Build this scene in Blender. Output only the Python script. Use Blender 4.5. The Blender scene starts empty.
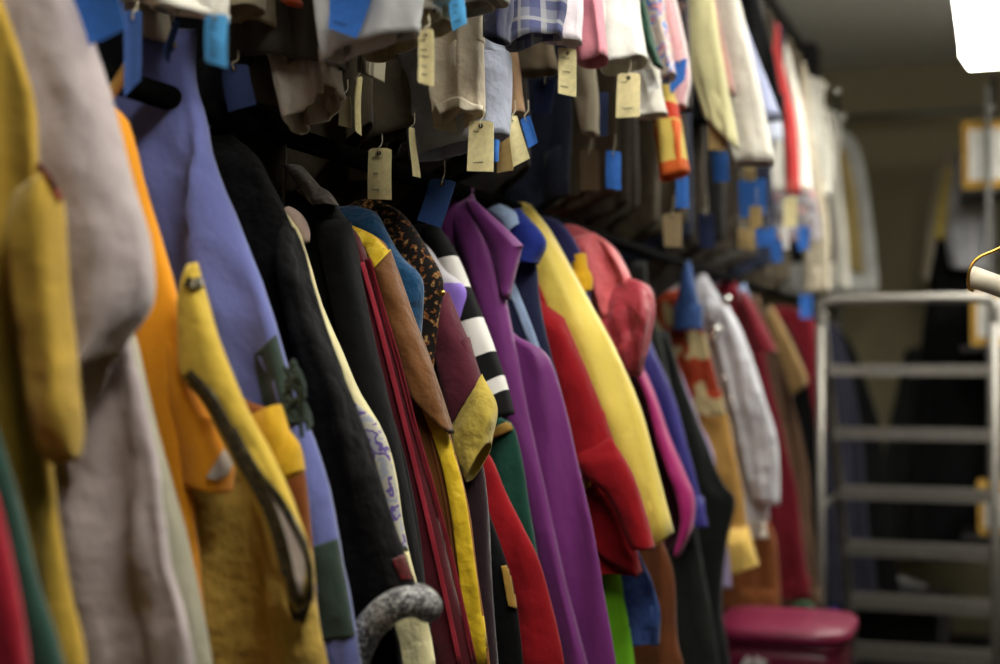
import bpy, math, random
from mathutils import Vector, noise
from mathutils.bvhtree import BVHTree

random.seed(7)
SC = bpy.context.scene
COL = SC.collection
# ------------------------------------------------------------------ camera
FPX = 50.0 / 36.0 * 1000.0
EYE = Vector((0.0, 0.0, 1.60))
YAW = math.atan(505.0 / FPX)
PIT = math.atan(36.0 / FPX)
cam = bpy.data.cameras.new('camera'); cam.lens = 50; cam.sensor_width = 36
co = bpy.data.objects.new('camera', cam); COL.objects.link(co)
co.location = EYE; co.rotation_euler = (math.pi / 2 + PIT, 0, YAW)
cam.dof.use_dof = True; cam.dof.focus_distance = 1.85; cam.dof.aperture_fstop = 2.4
cam.clip_start = 0.05
SC.camera = co
RM = co.rotation_euler.to_matrix()
def ray(px, py):
    return RM @ Vector(((px - 500) / FPX, (332 - py) / FPX, -1.0))
def P(px, py, Y):
    """a pixel of the photograph read as a point at distance Y along the aisle"""
    d = ray(px, py); return EYE + d * (Y / d.y)
SC.view_settings.view_transform = 'Standard'; SC.view_settings.look = 'None'
SC.view_settings.gamma = 1; SC.view_settings.use_curve_mapping = False
SC.view_settings.exposure = 1.0

# ------------------------------------------------------------------ materials
def lin(c):
    return tuple(((v / 255) / 12.92 if v / 255 <= .04045 else ((v / 255 + .055) / 1.055) ** 2.4) for v in c) + (1,)
def newmat(name):
    m = bpy.data.materials.new(name); m.use_nodes = True
    nt = m.node_tree; b = nt.nodes['Principled BSDF']
    return m, nt, b
def N(nt, t, **kw):
    n = nt.nodes.new(t)
    for k, v in kw.items():
        if k in n.inputs: n.inputs[k].default_value = v
        else: setattr(n, k, v)
    return n
def mix(nt, fac, a, b, mode='MIX'):
    m = nt.nodes.new('ShaderNodeMix'); m.data_type = 'RGBA'; m.blend_type = mode
    for s, v in ((0, fac), (6, a), (7, b)):
        if hasattr(v, 'links') or hasattr(v, 'is_linked'): nt.links.new(v, m.inputs[s])
        else: m.inputs[s].default_value = v
    return m.outputs[2]
def ramp(nt, src, stops, interp='LINEAR'):
    r = nt.nodes.new('ShaderNodeValToRGB'); r.color_ramp.interpolation = interp
    el = r.color_ramp.elements
    while len(el) < len(stops): el.new(.5)
    for e, (p, c) in zip(el, stops): e.position = p; e.color = c if len(c) == 4 else lin(c)
    nt.links.new(src, r.inputs[0]); return r.outputs[0]
def cloth(name, rgb, rough=.85, sheen=.15, weave=900, bump=.25, var=.12, satin=False, wrinkle=.3):
    """plain fabric: slight uneven dye, fine weave and soft wrinkles"""
    gy = .3 * rgb[0] + .55 * rgb[1] + .15 * rgb[2]; rgb = tuple(v * .88 + gy * .12 for v in rgb)
    m, nt, b = newmat(name)
    tc = N(nt, 'ShaderNodeTexCoord')
    n1 = N(nt, 'ShaderNodeTexNoise', Scale=9, Detail=4); nt.links.new(tc.outputs['Object'], n1.inputs['Vector'])
    c = lin(rgb); dk = tuple(v * (1 - var * 2) for v in c[:3]) + (1,); lt = tuple(min(1, v * (1 + var)) for v in c[:3]) + (1,)
    nt.links.new(ramp(nt, n1.outputs[0], [(.25, dk), (.75, lt)]), b.inputs['Base Color'])
    b.inputs['Roughness'].default_value = .5 if satin else rough
    b.inputs['Sheen Weight'].default_value = sheen
    b.inputs['Sheen Roughness'].default_value = .5
    b.inputs['Specular IOR Level'].default_value = .3 if satin else .1
    n2 = N(nt, 'ShaderNodeTexNoise', Scale=weave, Detail=1); nt.links.new(tc.outputs['Object'], n2.inputs['Vector'])
    n3 = N(nt, 'ShaderNodeTexNoise', Scale=26, Detail=3); nt.links.new(tc.outputs['Object'], n3.inputs['Vector'])
    b1 = N(nt, 'ShaderNodeBump', Strength=min(1, wrinkle * 1.3), Distance=.014); nt.links.new(n3.outputs[0], b1.inputs['Height'])
    mp = N(nt, 'ShaderNodeMapping'); mp.inputs['Scale'].default_value = (22, 22, 2.6); nt.links.new(tc.outputs['Object'], mp.inputs['Vector'])
    n4 = N(nt, 'ShaderNodeTexNoise', Scale=1, Detail=1.5, Distortion=.3); nt.links.new(mp.outputs[0], n4.inputs['Vector'])
    b0 = N(nt, 'ShaderNodeBump', Strength=min(.8, .08 + wrinkle * .7), Distance=.02); nt.links.new(n4.outputs[0], b0.inputs['Height'])
    nt.links.new(b0.outputs[0], b1.inputs['Normal'])
    b2 = N(nt, 'ShaderNodeBump', Strength=bump, Distance=.0006); nt.links.new(n2.outputs[0], b2.inputs['Height'])
    nt.links.new(b1.outputs[0], b2.inputs['Normal']); nt.links.new(b2.outputs[0], b.inputs['Normal'])
    return m
def satin(name, rgb, **k):
    return cloth(name, rgb, satin=True, weave=1500, bump=.08, var=.06, **k)
def spotted(name, stops, scale=60, rough=.8, stretch=(1, 1, 1), interp='CONSTANT', detail=2, kind='noise'):
    """printed, brocaded or embroidered fabric"""
    m, nt, b = newmat(name)
    tc = N(nt, 'ShaderNodeTexCoord'); mp = N(nt, 'ShaderNodeMapping'); mp.inputs['Scale'].default_value = stretch
    nt.links.new(tc.outputs['Object'], mp.inputs['Vector'])
    if kind == 'noise':
        n = N(nt, 'ShaderNodeTexNoise', Scale=scale, Detail=detail); out = n.outputs[0]
    else:
        n = N(nt, 'ShaderNodeTexVoronoi', Scale=scale); out = n.outputs['Color']
    nt.links.new(mp.outputs[0], n.inputs['Vector'])
    nt.links.new(ramp(nt, out, stops, interp), b.inputs['Base Color'])
    b.inputs['Roughness'].default_value = rough; b.inputs['Specular IOR Level'].default_value = .2
    bp = N(nt, 'ShaderNodeBump', Strength=.5, Distance=.002); nt.links.new(out, bp.inputs['Height']); nt.links.new(bp.outputs[0], b.inputs['Normal'])
    return m
def sequin(name, c0, c1, scale=380, metal=.7):
    m, nt, b = newmat(name)
    tc = N(nt, 'ShaderNodeTexCoord')
    v = N(nt, 'ShaderNodeTexVoronoi', Scale=scale); nt.links.new(tc.outputs['Object'], v.inputs['Vector'])
    nt.links.new(ramp(nt, v.outputs['Color'], [(.2, lin(c0)), (.85, lin(c1))]), b.inputs['Base Color'])
    b.inputs['Metallic'].default_value = metal; b.inputs['Roughness'].default_value = .3
    bp = N(nt, 'ShaderNodeBump', Strength=.9, Distance=.003); nt.links.new(v.outputs['Color'], bp.inputs['Height']); nt.links.new(bp.outputs[0], b.inputs['Normal'])
    return m
def uvbands(name, stops, axis=1, rough=.85, rep=1.0):
    """woven bands running across the cloth, placed along its length"""
    m, nt, b = newmat(name)
    tc = N(nt, 'ShaderNodeTexCoord'); sp = N(nt, 'ShaderNodeSeparateXYZ'); nt.links.new(tc.outputs['UV'], sp.inputs[0])
    out = sp.outputs[axis]
    if rep != 1.0:
        mu = N(nt, 'ShaderNodeMath', operation='MULTIPLY'); nt.links.new(out, mu.inputs[0]); mu.inputs[1].default_value = rep
        fr = N(nt, 'ShaderNodeMath', operation='FRACT'); nt.links.new(mu.outputs[0], fr.inputs[0]); out = fr.outputs[0]
    nt.links.new(ramp(nt, out, stops, 'CONSTANT'), b.inputs['Base Color'])
    b.inputs['Roughness'].default_value = rough; b.inputs['Specular IOR Level'].default_value = .15
    return m
def plaid(name, base, c1, c2, s=22):
    m, nt, b = newmat(name)
    tc = N(nt, 'ShaderNodeTexCoord'); sp = N(nt, 'ShaderNodeSeparateXYZ'); nt.links.new(tc.outputs['Object'], sp.inputs[0])
    def band(o, off, w):
        mu = N(nt, 'ShaderNodeMath', operation='MULTIPLY_ADD'); nt.links.new(o, mu.inputs[0]); mu.inputs[1].default_value = s; mu.inputs[2].default_value = off
        fr = N(nt, 'ShaderNodeMath', operation='FRACT'); nt.links.new(mu.outputs[0], fr.inputs[0])
        lt = N(nt, 'ShaderNodeMath', operation='LESS_THAN'); nt.links.new(fr.outputs[0], lt.inputs[0]); lt.inputs[1].default_value = w
        ml = N(nt, 'ShaderNodeMath', operation='MULTIPLY'); nt.links.new(lt.outputs[0], ml.inputs[0]); ml.inputs[1].default_value = .7
        return ml.outputs[0]
    c = mix(nt, band(sp.outputs[0], 0, .4), lin(base), lin(c1))
    c = mix(nt, band(sp.outputs[2], 0, .4), c, lin(c1))
    c = mix(nt, band(sp.outputs[0], .6, .18), c, lin(c2))
    c = mix(nt, band(sp.outputs[2], .6, .18), c, lin(c2))
    nt.links.new(c, b.inputs['Base Color']); b.inputs['Roughness'].default_value = .85; b.inputs['Specular IOR Level'].default_value = .15
    return m
def solid(name, rgb, rough=.5, metal=0.0, spec=.4, nscale=0, nbump=.2):
    m, nt, b = newmat(name)
    b.inputs['Base Color'].default_value = lin(rgb); b.inputs['Roughness'].default_value = rough
    b.inputs['Metallic'].default_value = metal; b.inputs['Specular IOR Level'].default_value = spec
    tc = N(nt, 'ShaderNodeTexCoord'); n = N(nt, 'ShaderNodeTexNoise', Scale=nscale or 40, Detail=5); nt.links.new(tc.outputs['Object'], n.inputs['Vector'])
    c = lin(rgb); nt.links.new(ramp(nt, n.outputs[0], [(.3, tuple(v * .85 for v in c[:3]) + (1,)), (.7, tuple(min(1, v * 1.08) for v in c[:3]) + (1,))]), b.inputs['Base Color'])
    if nscale:
        bp = N(nt, 'ShaderNodeBump', Strength=nbump, Distance=.003); nt.links.new(n.outputs[0], bp.inputs['Height']); nt.links.new(bp.outputs[0], b.inputs['Normal'])
    return m
def glow(name, rgb, s):
    m, nt, b = newmat(name)
    b.inputs['Base Color'].default_value = lin(rgb); b.inputs['Emission Color'].default_value = lin(rgb); b.inputs['Emission Strength'].default_value = s
    return m

# ------------------------------------------------------------------ objects
SEED = [11]
def tag(o, label=None, cat=None, group=None, kind=None):
    if label: o['label'] = label
    if cat: o['category'] = cat
    if group: o['group'] = group
    if kind: o['kind'] = kind
    return o
def thing(name, label, cat, loc, group=None):
    o = bpy.data.objects.new(name, None); COL.objects.link(o); o.location = loc; o.empty_display_size = .05

    return tag(o, label, cat, group)
class MB:
    """vertices, faces, uvs and material slots of ONE mesh object, in world coordinates"""
    def __init__(s): s.v = []; s.f = []; s.uv = []
    def add(s, v, f, uv=None):
        b = len(s.v); s.v += [Vector(p) for p in v]; s.f += [tuple(i + b for i in q) for q in f]
        s.uv += uv if uv else [(0, 0)] * len(v)
    def box(s, lo, hi, rz=0, bev=0):
        lo = Vector(lo); hi = Vector(hi); c = (lo + hi) / 2; cr, sr = math.cos(rz), math.sin(rz)
        def q(p):
            d = Vector(p) - c; return c + Vector((d.x * cr - d.y * sr, d.x * sr + d.y * cr, d.z))
        if bev <= 0:
            v = [q((x, y, z)) for z in (lo.z, hi.z) for x, y in ((lo.x, lo.y), (hi.x, lo.y), (hi.x, hi.y), (lo.x, hi.y))]
            s.add(v, [(3, 2, 1, 0), (4, 5, 6, 7), (0, 1, 5, 4), (1, 2, 6, 5), (2, 3, 7, 6), (3, 0, 4, 7)])
        else:
            b = min(bev, min(hi - lo) * .45)
            rings = []
            for z, e in ((lo.z, b), (lo.z + b, 0), (hi.z - b, 0), (hi.z, b)):
                x0, x1, y0, y1 = lo.x + e, hi.x - e, lo.y + e, hi.y - e
                rings.append([q(p) for p in ((x0 + b, y0, z), (x1 - b, y0, z), (x1, y0 + b, z), (x1, y1 - b, z), (x1 - b, y1, z), (x0 + b, y1, z), (x0, y1 - b, z), (x0, y0 + b, z))])
            s.rings(rings, True, True)
    def rings(s, rings, cap0=True, cap1=True, uv=None, flip=False):
        n = len(rings[0]); v = [p for r in rings for p in r]; f = []
        for i in range(len(rings) - 1):
            for j in range(n):
                k = (j + 1) % n; q = (i * n + j, i * n + k, (i + 1) * n + k, (i + 1) * n + j)
                f.append(q[::-1] if flip else q)
        if cap0: f.append(tuple(range(n))[::-1] if not flip else tuple(range(n)))
        if cap1: f.append(tuple((len(rings) - 1) * n + j for j in range(n)) if not flip else tuple((len(rings) - 1) * n + j for j in range(n))[::-1])
        s.add(v, f, uv)
    def tube(s, pts, r, n=10, cap=True, closed=False, sq=1.0, up=None):
        pts = [Vector(p) for p in pts]; rad = r if isinstance(r, (list, tuple)) else [r] * len(pts)
        rings = []; prev = None; m = len(pts)
        for i, p in enumerate(pts):
            if closed: a = pts[(i + 1) % m] - pts[i - 1]
            else: a = pts[min(i + 1, m - 1)] - pts[max(i - 1, 0)]
            a.normalize()
            if prev is None:
                u = Vector(up) if up else (Vector((0, 0, 1)) if abs(a.z) < .9 else Vector((1, 0, 0)))
            else: u = prev
            u = (u - a * u.dot(a)).normalized(); w = a.cross(u); prev = u
            rings.append([p + (u * math.cos(t) * sq + w * math.sin(t)) * rad[i] for t in [2 * math.pi * j / n for j in range(n)]])
        if closed: rings.append(rings[0]); s.rings(rings, False, False)
        else: s.rings(rings, cap, cap)
    def build(s, name, m, parent=None, smooth=True):
        me = bpy.data.meshes.new(name)
        off = parent.location.copy() if parent else Vector()
        q = parent
        while q is not None and q.parent is not None:
            q = q.parent; off += q.location
        me.from_pydata([p - off for p in s.v], [], s.f)
        ul = me.uv_layers.new(name='UVMap')
        for lp in me.loops: ul.data[lp.index].uv = s.uv[lp.vertex_index]
        for p in me.polygons: p.use_smooth = smooth
        me.materials.append(m); me.update()
        o = bpy.data.objects.new(name, me); COL.objects.link(o)
        if parent: o.parent = parent
        return o
SURF = {}
def remember(root, mb):
    SURF.setdefault(root.name, []).append(BVHTree.FromPolygons([tuple(p) for p in mb.v], mb.f))

def crom(pts, t):
    """Catmull-Rom through pts at t in 0..1"""
    n = len(pts) - 1
    if n == 0: return pts[0].copy()
    x = min(max(t, 0), 1) * n; i = min(int(x), n - 1); u = x - i
    p1, p2 = pts[i], pts[i + 1]
    p0 = pts[i - 1] if i > 0 else p1 * 2 - p2; p3 = pts[i + 2] if i + 2 <= n else p2 * 2 - p1
    return .5 * ((2 * p1) + (p2 - p0) * u + (2 * p0 - 5 * p1 + 4 * p2 - p3) * u * u + (3 * p1 - p0 - 3 * p2 + p3) * u ** 3)
def resample(pts, n):
    """even steps along the curve"""
    k = 12 * max(1, len(pts) - 1); fine = [crom(pts, i / k) for i in range(k + 1)]
    acc = [0]
    for a, b in zip(fine, fine[1:]): acc.append(acc[-1] + (b - a).length)
    out = []; j = 0
    for i in range(n + 1):
        d = acc[-1] * i / n
        while j < k - 1 and acc[j + 1] < d: j += 1
        seg = acc[j + 1] - acc[j]
        out.append(fine[j].lerp(fine[j + 1], (d - acc[j]) / seg if seg > 1e-9 else 0))
    return out
def loft(L, R, th=.05, rows=44, cols=44, fold=.012, ff=14, p=.75, lip=.0035, deep=.07, paired=True, top=.035, env0=.25, bottom=0.0, vfreq=1.4):
    """a hanging cloth tube between two edge lines, with folds that run down its length and a hollow lower end"""
    mb = MB(); SEED[0] += 1; sd = SEED[0] * 3.71
    if paired and len(L) == len(R):
        Ls = [crom(L, i / rows) for i in range(rows + 1)]; Rs = [crom(R, i / rows) for i in range(rows + 1)]
    else: Ls = resample(L, rows); Rs = resample(R, rows)
    C = [(a + b) / 2 for a, b in zip(Ls, Rs)]
    ln = [0]
    for a, b in zip(C, C[1:]): ln.append(ln[-1] + (b - a).length)
    tot = max(ln[-1], 1e-4); rings = []; uv = []
    for i in range(rows + 1):
        c = C[i]; h = (Rs[i] - Ls[i]) / 2; t = ln[i] / tot
        a = C[min(i + 1, rows)] - C[max(i - 1, 0)]
        a = a.normalized() if a.length > 1e-6 else Vector((0, 0, -1))
        n = Vector((0, -1, 0)); hn = h.normalized() if h.length > 1e-6 else Vector((1, 0, 0))
        n = (n - hn * n.dot(hn)); n = n.normalized() if n.length > 1e-4 else Vector((0, -1, 0))
        W = h.length; e = min(1, math.sqrt(max(ln[i], 0) / top)) if top > 0 else 1
        if bottom > 0: e *= min(1, .25 + .75 * math.sqrt(max(tot - ln[i], 0) / bottom))
        k = th / 2 * max(e, .06); env = min(1, env0 + t * 1.6)
        ring = []
        for j in range(cols):
            f = 2 * math.pi * j / cols; cx, sx = math.cos(f), math.sin(f)
            qx = math.copysign(abs(cx) ** p, cx); qy = math.copysign(abs(sx) ** p, sx)
            u = cx * W
            d = noise.noise((u * ff, ln[i] * vfreq, sd)) + .55 * (.45 - abs(noise.noise((u * ff * 1.25 + ln[i] * 1.2, ln[i] * 1.1, sd + 21))) * 2) + .45 * noise.noise((u * ff * 2.3 + ln[i] * 2, ln[i] * 2.6, sd + 9)) + .22 * noise.noise((u * 48, ln[i] * 26, sd + 4))
            w = 1 + .03 * noise.noise((ln[i] * 7, sd, cx))
            ring.append(c + h * qx * w + n * (k * (qy + .35) + d * fold * env * 2.2 * (1 - .85 * cx ** 8)))
            uv.append(((cx + 1) / 2, t))
        rings.append(ring)
    end = rings[-1]; c = C[-1]; back = (C[-2] - C[-1]).normalized() if (C[-2] - C[-1]).length > 1e-6 else Vector((0, 0, 1))
    def inner(up):
        out = []
        for q in end:
            d = q - c; l = d.length; out.append(c + d * max(.25, (l - lip) / max(l, 1e-6)) + back * up)
        return out
    if deep > 0:
        rings += [inner(0), inner(deep * .5), inner(deep)]; uv += [(.5, 1)] * (3 * cols)
    mb.rings(rings, True, True, uv, flip=True)
    return mb

RX = -0.85                      # the rails run along the aisle at this x
LOW_Z, UP_Z = 1.893, 2.88
def mirror(p, xc=RX): return Vector((2 * xc - p.x, p.y, p.z))
def edge(px, Y): return [P(x, y, Y) for x, y in px]
def garment(name, label, cat, Y, R, m, th=.05, hem=.75, xc=RX, flare=.12, lw=1.7, group=None, part='body', hang=None, **kw):
    """a garment seen from its aisle edge: R is that edge, the wall side mirrors it about the hanger"""
    Rw = edge(R, Y)
    if hem is not None and Rw[-1].z - hem > .03:
        q = Rw[-1]; k = max(1, round((q.z - hem) / .11)); z0 = q.z
        for i in range(1, k + 1):
            z = z0 + (hem - z0) * i / k; Rw.append(Vector((q.x + flare * (z0 - z), Y, z)))
    CL = [round(xc + .015 - q.x, 3) for q in Rw if q.x < xc + .015]
    if CL and CHECK: print('CLAMP', name, label[:30], Y, CL)
    for q in Rw: q.x = max(q.x, xc + .015)
    zt = Rw[0].z
    Lw = [Vector((xc - max(q.x - xc, min(.2, .02 + (zt - q.z) * lw)), q.y, q.z)) for q in Rw]
    root = thing(name, label, cat, (xc, Y, min(q.z for q in Rw)), group)
    mb = loft(Lw, Rw, th, **kw)
    mb.build(part, m, root); remember(root, mb)
    root_y[root.name] = Y
    return root
root_y = {}
CHECK = False
def sleeve(root, L, R, m, Y=None, th=.05, name='sleeve', twin=True, xc=RX, label=None, **kw):
    Y = root_y[root.name] if Y is None else Y
    kw.setdefault('rows', 30); kw.setdefault('cols', 32); kw.setdefault('fold', .006)
    Lw, Rw = edge(L, Y), edge(R, Y)
    mb = loft(Lw, Rw, th, **kw); o = mb.build(name, m, root); remember(root, mb)
    if label: o['label'] = label
    if twin:
        m2 = MB(); m2.v = [mirror(v, xc) for v in mb.v]; m2.f = [f[::-1] for f in mb.f]; m2.uv = mb.uv
        w = m2.build(name, m, root)
        if label: w['label'] = label
    return o
def patch(root, name, L, R, m, label=None, only=None, clip=True, off=.003, th=.003, rows=24, cols=10, parent=None, fallback=None, rough_edge=0):
    """a piece of cloth or trim sewn onto the garment: it lies on the surface it is sewn to"""
    Lp = [Vector((x, y, 0)) for x, y in L]; Rp = [Vector((x, y, 0)) for x, y in R]
    trees = SURF.get(root.name, []); trees = trees if only is None else [trees[only]]; Y = fallback if fallback is not None else root_y[root.name]
    grid = []; hit = []; last = None
    for i in range(rows + 1):
        a, b = crom(Lp, i / rows), crom(Rp, i / rows); row = []
        for j in range(cols + 1):
            q = a.lerp(b, j / cols); d = ray(q.x, q.y).normalized(); best = None
            for t in trees:
                h = t.ray_cast(EYE, d)
                if h[0] is not None and (best is None or h[3] < best[3]): best = h
            if best is None: row.append(None)
            else: last = best[0].y; row.append(best[0] - d * off)
        hit.append([q is not None for q in row])
        # gaps keep to the plane of their neighbours
        for j in range(cols + 1):
            if row[j] is None:
                near = [row[k].y for k in range(cols + 1) if row[k] is not None]
                y = near[0] if near else (last if last is not None else Y); q = a.lerp(b, j / cols)
                row[j] = P(q.x, q.y, y)
        grid.append(row)
    mb = MB(); n = cols + 1; v = []; f = []
    for s in (0, 1):
        for row in grid:
            for q in row: v.append(q + (q - EYE).normalized() * (th * s))
    K = (rows + 1) * n
    cells = [(i, j) for i in range(rows) for j in range(cols)]
    ok = [(i, j) for i, j in cells if hit[i][j] and hit[i + 1][j] and hit[i][j + 1] and hit[i + 1][j + 1]]
    if clip and len(ok) > .3 * len(cells): cells = ok
    used = {}
    for i, j in cells:
        q = (i * n + j, (i + 1) * n + j, (i + 1) * n + j + 1, i * n + j + 1)
        f.append(q); f.append((K + q[0], K + q[3], K + q[2], K + q[1]))
        for e in zip(q, q[1:] + q[:1]): used[e] = 1
    for x, y in list(used):
        if (y, x) not in used: f.append((y, x, K + x, K + y))
    uv = [(j / cols, i / rows) for s in (0, 1) for i in range(rows + 1) for j in range(n)]
    keep = sorted({k for q in f for k in q}); ix = {k: t for t, k in enumerate(keep)}
    mb.add([v[k] for k in keep], [tuple(ix[k] for k in q) for q in f], [uv[k] for k in keep]); o = mb.build(name, m, parent or root)
    if label: o['label'] = label
    return o
def trim(root, name, pts, w, m, **kw):
    """a ribbon of width w pixels along a line on the garment"""
    q = [Vector((x, y, 0)) for x, y in pts]; k = max(12, 6 * len(pts)); c = [crom(q, i / k) for i in range(k + 1)]
    L = []; R = []
    for i, p in enumerate(c):
        a = c[min(i + 1, k)] - c[max(i - 1, 0)]; nrm = Vector((-a.y, a.x, 0)).normalized() * (w / 2)
        L.append(p + nrm); R.append(p - nrm)
    return patch(root, name, [(p.x, p.y) for p in L], [(p.x, p.y) for p in R], m, rows=k, cols=kw.pop('cols', 4), **kw)
def cord(root, name, pts, Y, r, m, n=8, closed=False, parent=None, label=None, ys=None):
    q = [P(x, y, Y + (ys[i] if ys else 0)) for i, (x, y) in enumerate(pts)]
    if not closed: q = resample(q, 6 * len(q))
    mb = MB(); mb.tube(q, r, n, closed=closed); o = mb.build(name, m, parent or root)
    if label: o['label'] = label
    return o
def ball(root, name, px, py, Y, r, m, parent=None, label=None, sq=1):
    c = P(px, py, Y); mb = MB(); rings = []
    for i in range(1, 8):
        a = math.pi * i / 8; rings.append([c + Vector((r * math.sin(a) * math.cos(t), -r * sq * math.cos(a), r * math.sin(a) * math.sin(t))) for t in [2 * math.pi * j / 14 for j in range(14)]])
    mb.rings(rings, True, True); o = mb.build(name, m, parent or root)
    if label: o['label'] = label
    return o
# ------------------------------------------------------------------ the room
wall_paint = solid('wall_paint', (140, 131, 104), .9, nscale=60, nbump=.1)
ceil_paint = solid('ceiling_paint', (205, 203, 195), .9, nscale=50, nbump=.1)
floor_mat = solid('floor_vinyl', (36, 35, 33), .5, nscale=30, nbump=.05)
steel = solid('brushed_steel', (96, 95, 92), .42, .6)
dark_steel = solid('dark_steel', (62, 62, 64), .45, .6)
chrome = solid('chrome', (225, 225, 222), .12, 1.0)
brass = solid('brass', (190, 150, 70), .28, 1.0)
def shell(name, lo, hi, m):
    b = MB(); b.box(lo, hi); o = b.build(name, m, smooth=False); o['kind'] = 'structure'; return o
X0, X1, Y0, Y1, H = -1.5, 2.0, -2.4, 8.3, 3.35
shell('floor', (X0, Y0, -.1), (X1, Y1, 0), floor_mat)
shell('ceiling', (X0, Y0, H), (X1, Y1, H + .1), ceil_paint)
shell('wall_left', (X0 - .1, Y0, 0), (X0, Y1, H), wall_paint)
dim_paint = solid('bounce_cutting_olive', (74, 68, 54), .9, nscale=60, nbump=.1)  # unseen walls darkened to cut the bounce light
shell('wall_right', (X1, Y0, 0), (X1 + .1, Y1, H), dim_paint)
shell('wall_back', (X0, Y1, 0), (X1, Y1 + .1, H), wall_paint)
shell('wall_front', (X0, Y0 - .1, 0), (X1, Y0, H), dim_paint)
shell('baseboard_back', (X0, Y1 - .02, 0), (X1, Y1, .1), solid('baseboard_rubber', (40, 38, 36), .6))
# conduit on the ceiling with its junction box
t = thing('ceiling_conduit', 'dark conduit pipe running along the ceiling towards the back wall', 'pipe', (-1.0, 5, H - .06))
b = MB(); b.tube([(-1.02, 1.5, H - .06), (-1.02, 7.6, H - .06)], .04, 12); b.build('pipe', dark_steel, t)
b = MB(); b.box((-1.10, 7.55, H - .34), (-.94, 7.75, H), bev=.01); b.build('junction_box', dark_steel, t, False)
# fluorescent fixtures over the aisle
lens = glow('lit_prismatic_lens', (255, 252, 240), 10.0)
housing = solid('white_enamel', (225, 225, 222), .4)
def fixture(y0, y1, label, xm=.005):
    t = thing('fluorescent_light', label, 'ceiling light', (xm, (y0 + y1) / 2, 2.86), 'fluorescent lights over the aisle')
    z = 2.74; x0, x1 = xm - .15, xm + .15
    b = MB()
    sec = [(x0 + .03, z), (x1 - .03, z), (x1, z + .05), (x1 - .01, z + .09), (x0 + .01, z + .09), (x0, z + .05)]
    b.rings([[Vector((x, y, q)) for x, q in sec] for y in (y0 + .02, y1 - .02)]); b.build('diffuser', lens, t, False)
    b = MB(); b.box((x0 + .01, y0, z + .09), (x1 - .01, y1, z + .15), bev=.008); b.build('housing', housing, t, False)
    for y in (y0, y1 - .022):
        b = MB(); b.rings([[Vector((x, q, w)) for x, w in [(x0 + .028, z - .003), (x1 - .028, z - .003), (x1 + .003, z + .05), (x1, z + .1), (x0, z + .1), (x0 - .003, z + .05)]] for q in (y, y + .022)]); b.build('end_cap', lens, t, False)
    for y in (y0 + .3, y1 - .3):
        b = MB(); b.tube([(xm, y, z + .15), (xm, y, H)], .006, 6); b.build('hanger_rod', dark_steel, t)
    return t
fixture(3.2, 5.55, 'white fluorescent fixture glowing over the aisle in the upper right corner')
fixture(.1, 2.4, 'white fluorescent fixture glowing over the near end of the aisle, above the frame')
fixture(4.3, 6.6, 'added unseen white fixture right of the picture, brightening the back shelf', .9)  # added lamp out of frame, brightens the boxes, back clothes and ladder

# ------------------------------------------------------------------ the two-tier rack
rk = thing('garment_rack', 'long two-tier steel garment rack along the left wall', 'clothes rack', (RX, 4, 0))
def rail(y0, y1, z, x=RX):
    b = MB(); b.tube([(x, y0, z), (x, y1, z)], .014, 14); return b
shade_black_pipe = solid('shade_black_pipe', (9, 9, 9), .9, 0, .02)  # rails coloured black to paint the shade that hides them
rail(-.6, 7.75, LOW_Z).build('rail', shade_black_pipe, rk)
rail(-.6, 7.75, UP_Z).build('rail', shade_black_pipe, rk)
for y in (-.55, 7.7):
    b = MB(); b.tube([(RX, y, 0), (RX, y, 3.1)], .018, 14); b.build('upright', steel, rk)
b = MB(); b.tube([(RX, 7.7, UP_Z + .08), (-.02, 7.7, UP_Z + .08)], .015, 14); b.build('cross_rail', steel, rk)
for x, z in ((RX + .03, UP_Z + .08), (-.06, UP_Z + .08), (RX, 3.1)):
    b = MB(); b.box((x - .035, 7.66, z - .03), (x + .035, 7.74, z + .03), bev=.02); b.build('clamp', chrome, rk)
b = MB(); b.tube([(-.045, 7.7, 0), (-.045, 7.7, 3.12)], .02, 14); b.build('upright', steel, rk)

# ------------------------------------------------------------------ lower rail, near to far
M = {}
def C(n, rgb, **k):
    if n not in M: M[n] = cloth(n, rgb, **k)
    return M[n]
def S(n, rgb, **k):
    if n not in M: M[n] = satin(n, rgb, **k)
    return M[n]
black = C('black_wool', (15, 15, 17), sheen=.03); charcoal = C('charcoal_wool', (38, 40, 38), sheen=.1)
cream_lining = C('cream_lining', (205, 195, 180))
# red, green
garment('red_gown', 'dark red gown at the lower left corner, nearest on the rail', 'gown', .83, [(-90, 240), (-60, 380), (-12, 470), (12, 560), (30, 664)], C('dark_red_wool', (165, 22, 42)), fold=.008)
garment('green_robe', 'dark green velvet robe between the red gown and the mustard robe', 'robe', .88, [(-80, 160), (-30, 330), (0, 430), (25, 510), (45, 580), (70, 664)], C('green_velvet', (30, 66, 54), sheen=.3), fold=.008)
# mustard
mustard = C('mustard_wool', (186, 148, 46), wrinkle=.4)
g = garment('mustard_robe', 'mustard yellow robe with red-piped sleeve, nearest the left edge', 'robe', .945, [(-60, -190), (-20, -70), (5, 0), (24, 60), (37, 115), (41, 200), (46, 330), (52, 450), (62, 530), (76, 600), (93, 664)], mustard, fold=.014, th=.04)
sleeve(g, [(16, 190), (24, 260), (32, 330), (42, 400), (50, 450), (58, 466)], [(44, 170), (60, 200), (64, 300), (71, 360), (77, 420), (75, 458)], mustard, .925, .045, bottom=.03)
trim(g, 'piping', [(38, 164), (50, 180), (61, 200)], 6, C('red_piping', (150, 45, 25)), label='brick red piping', clip=False)
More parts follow.
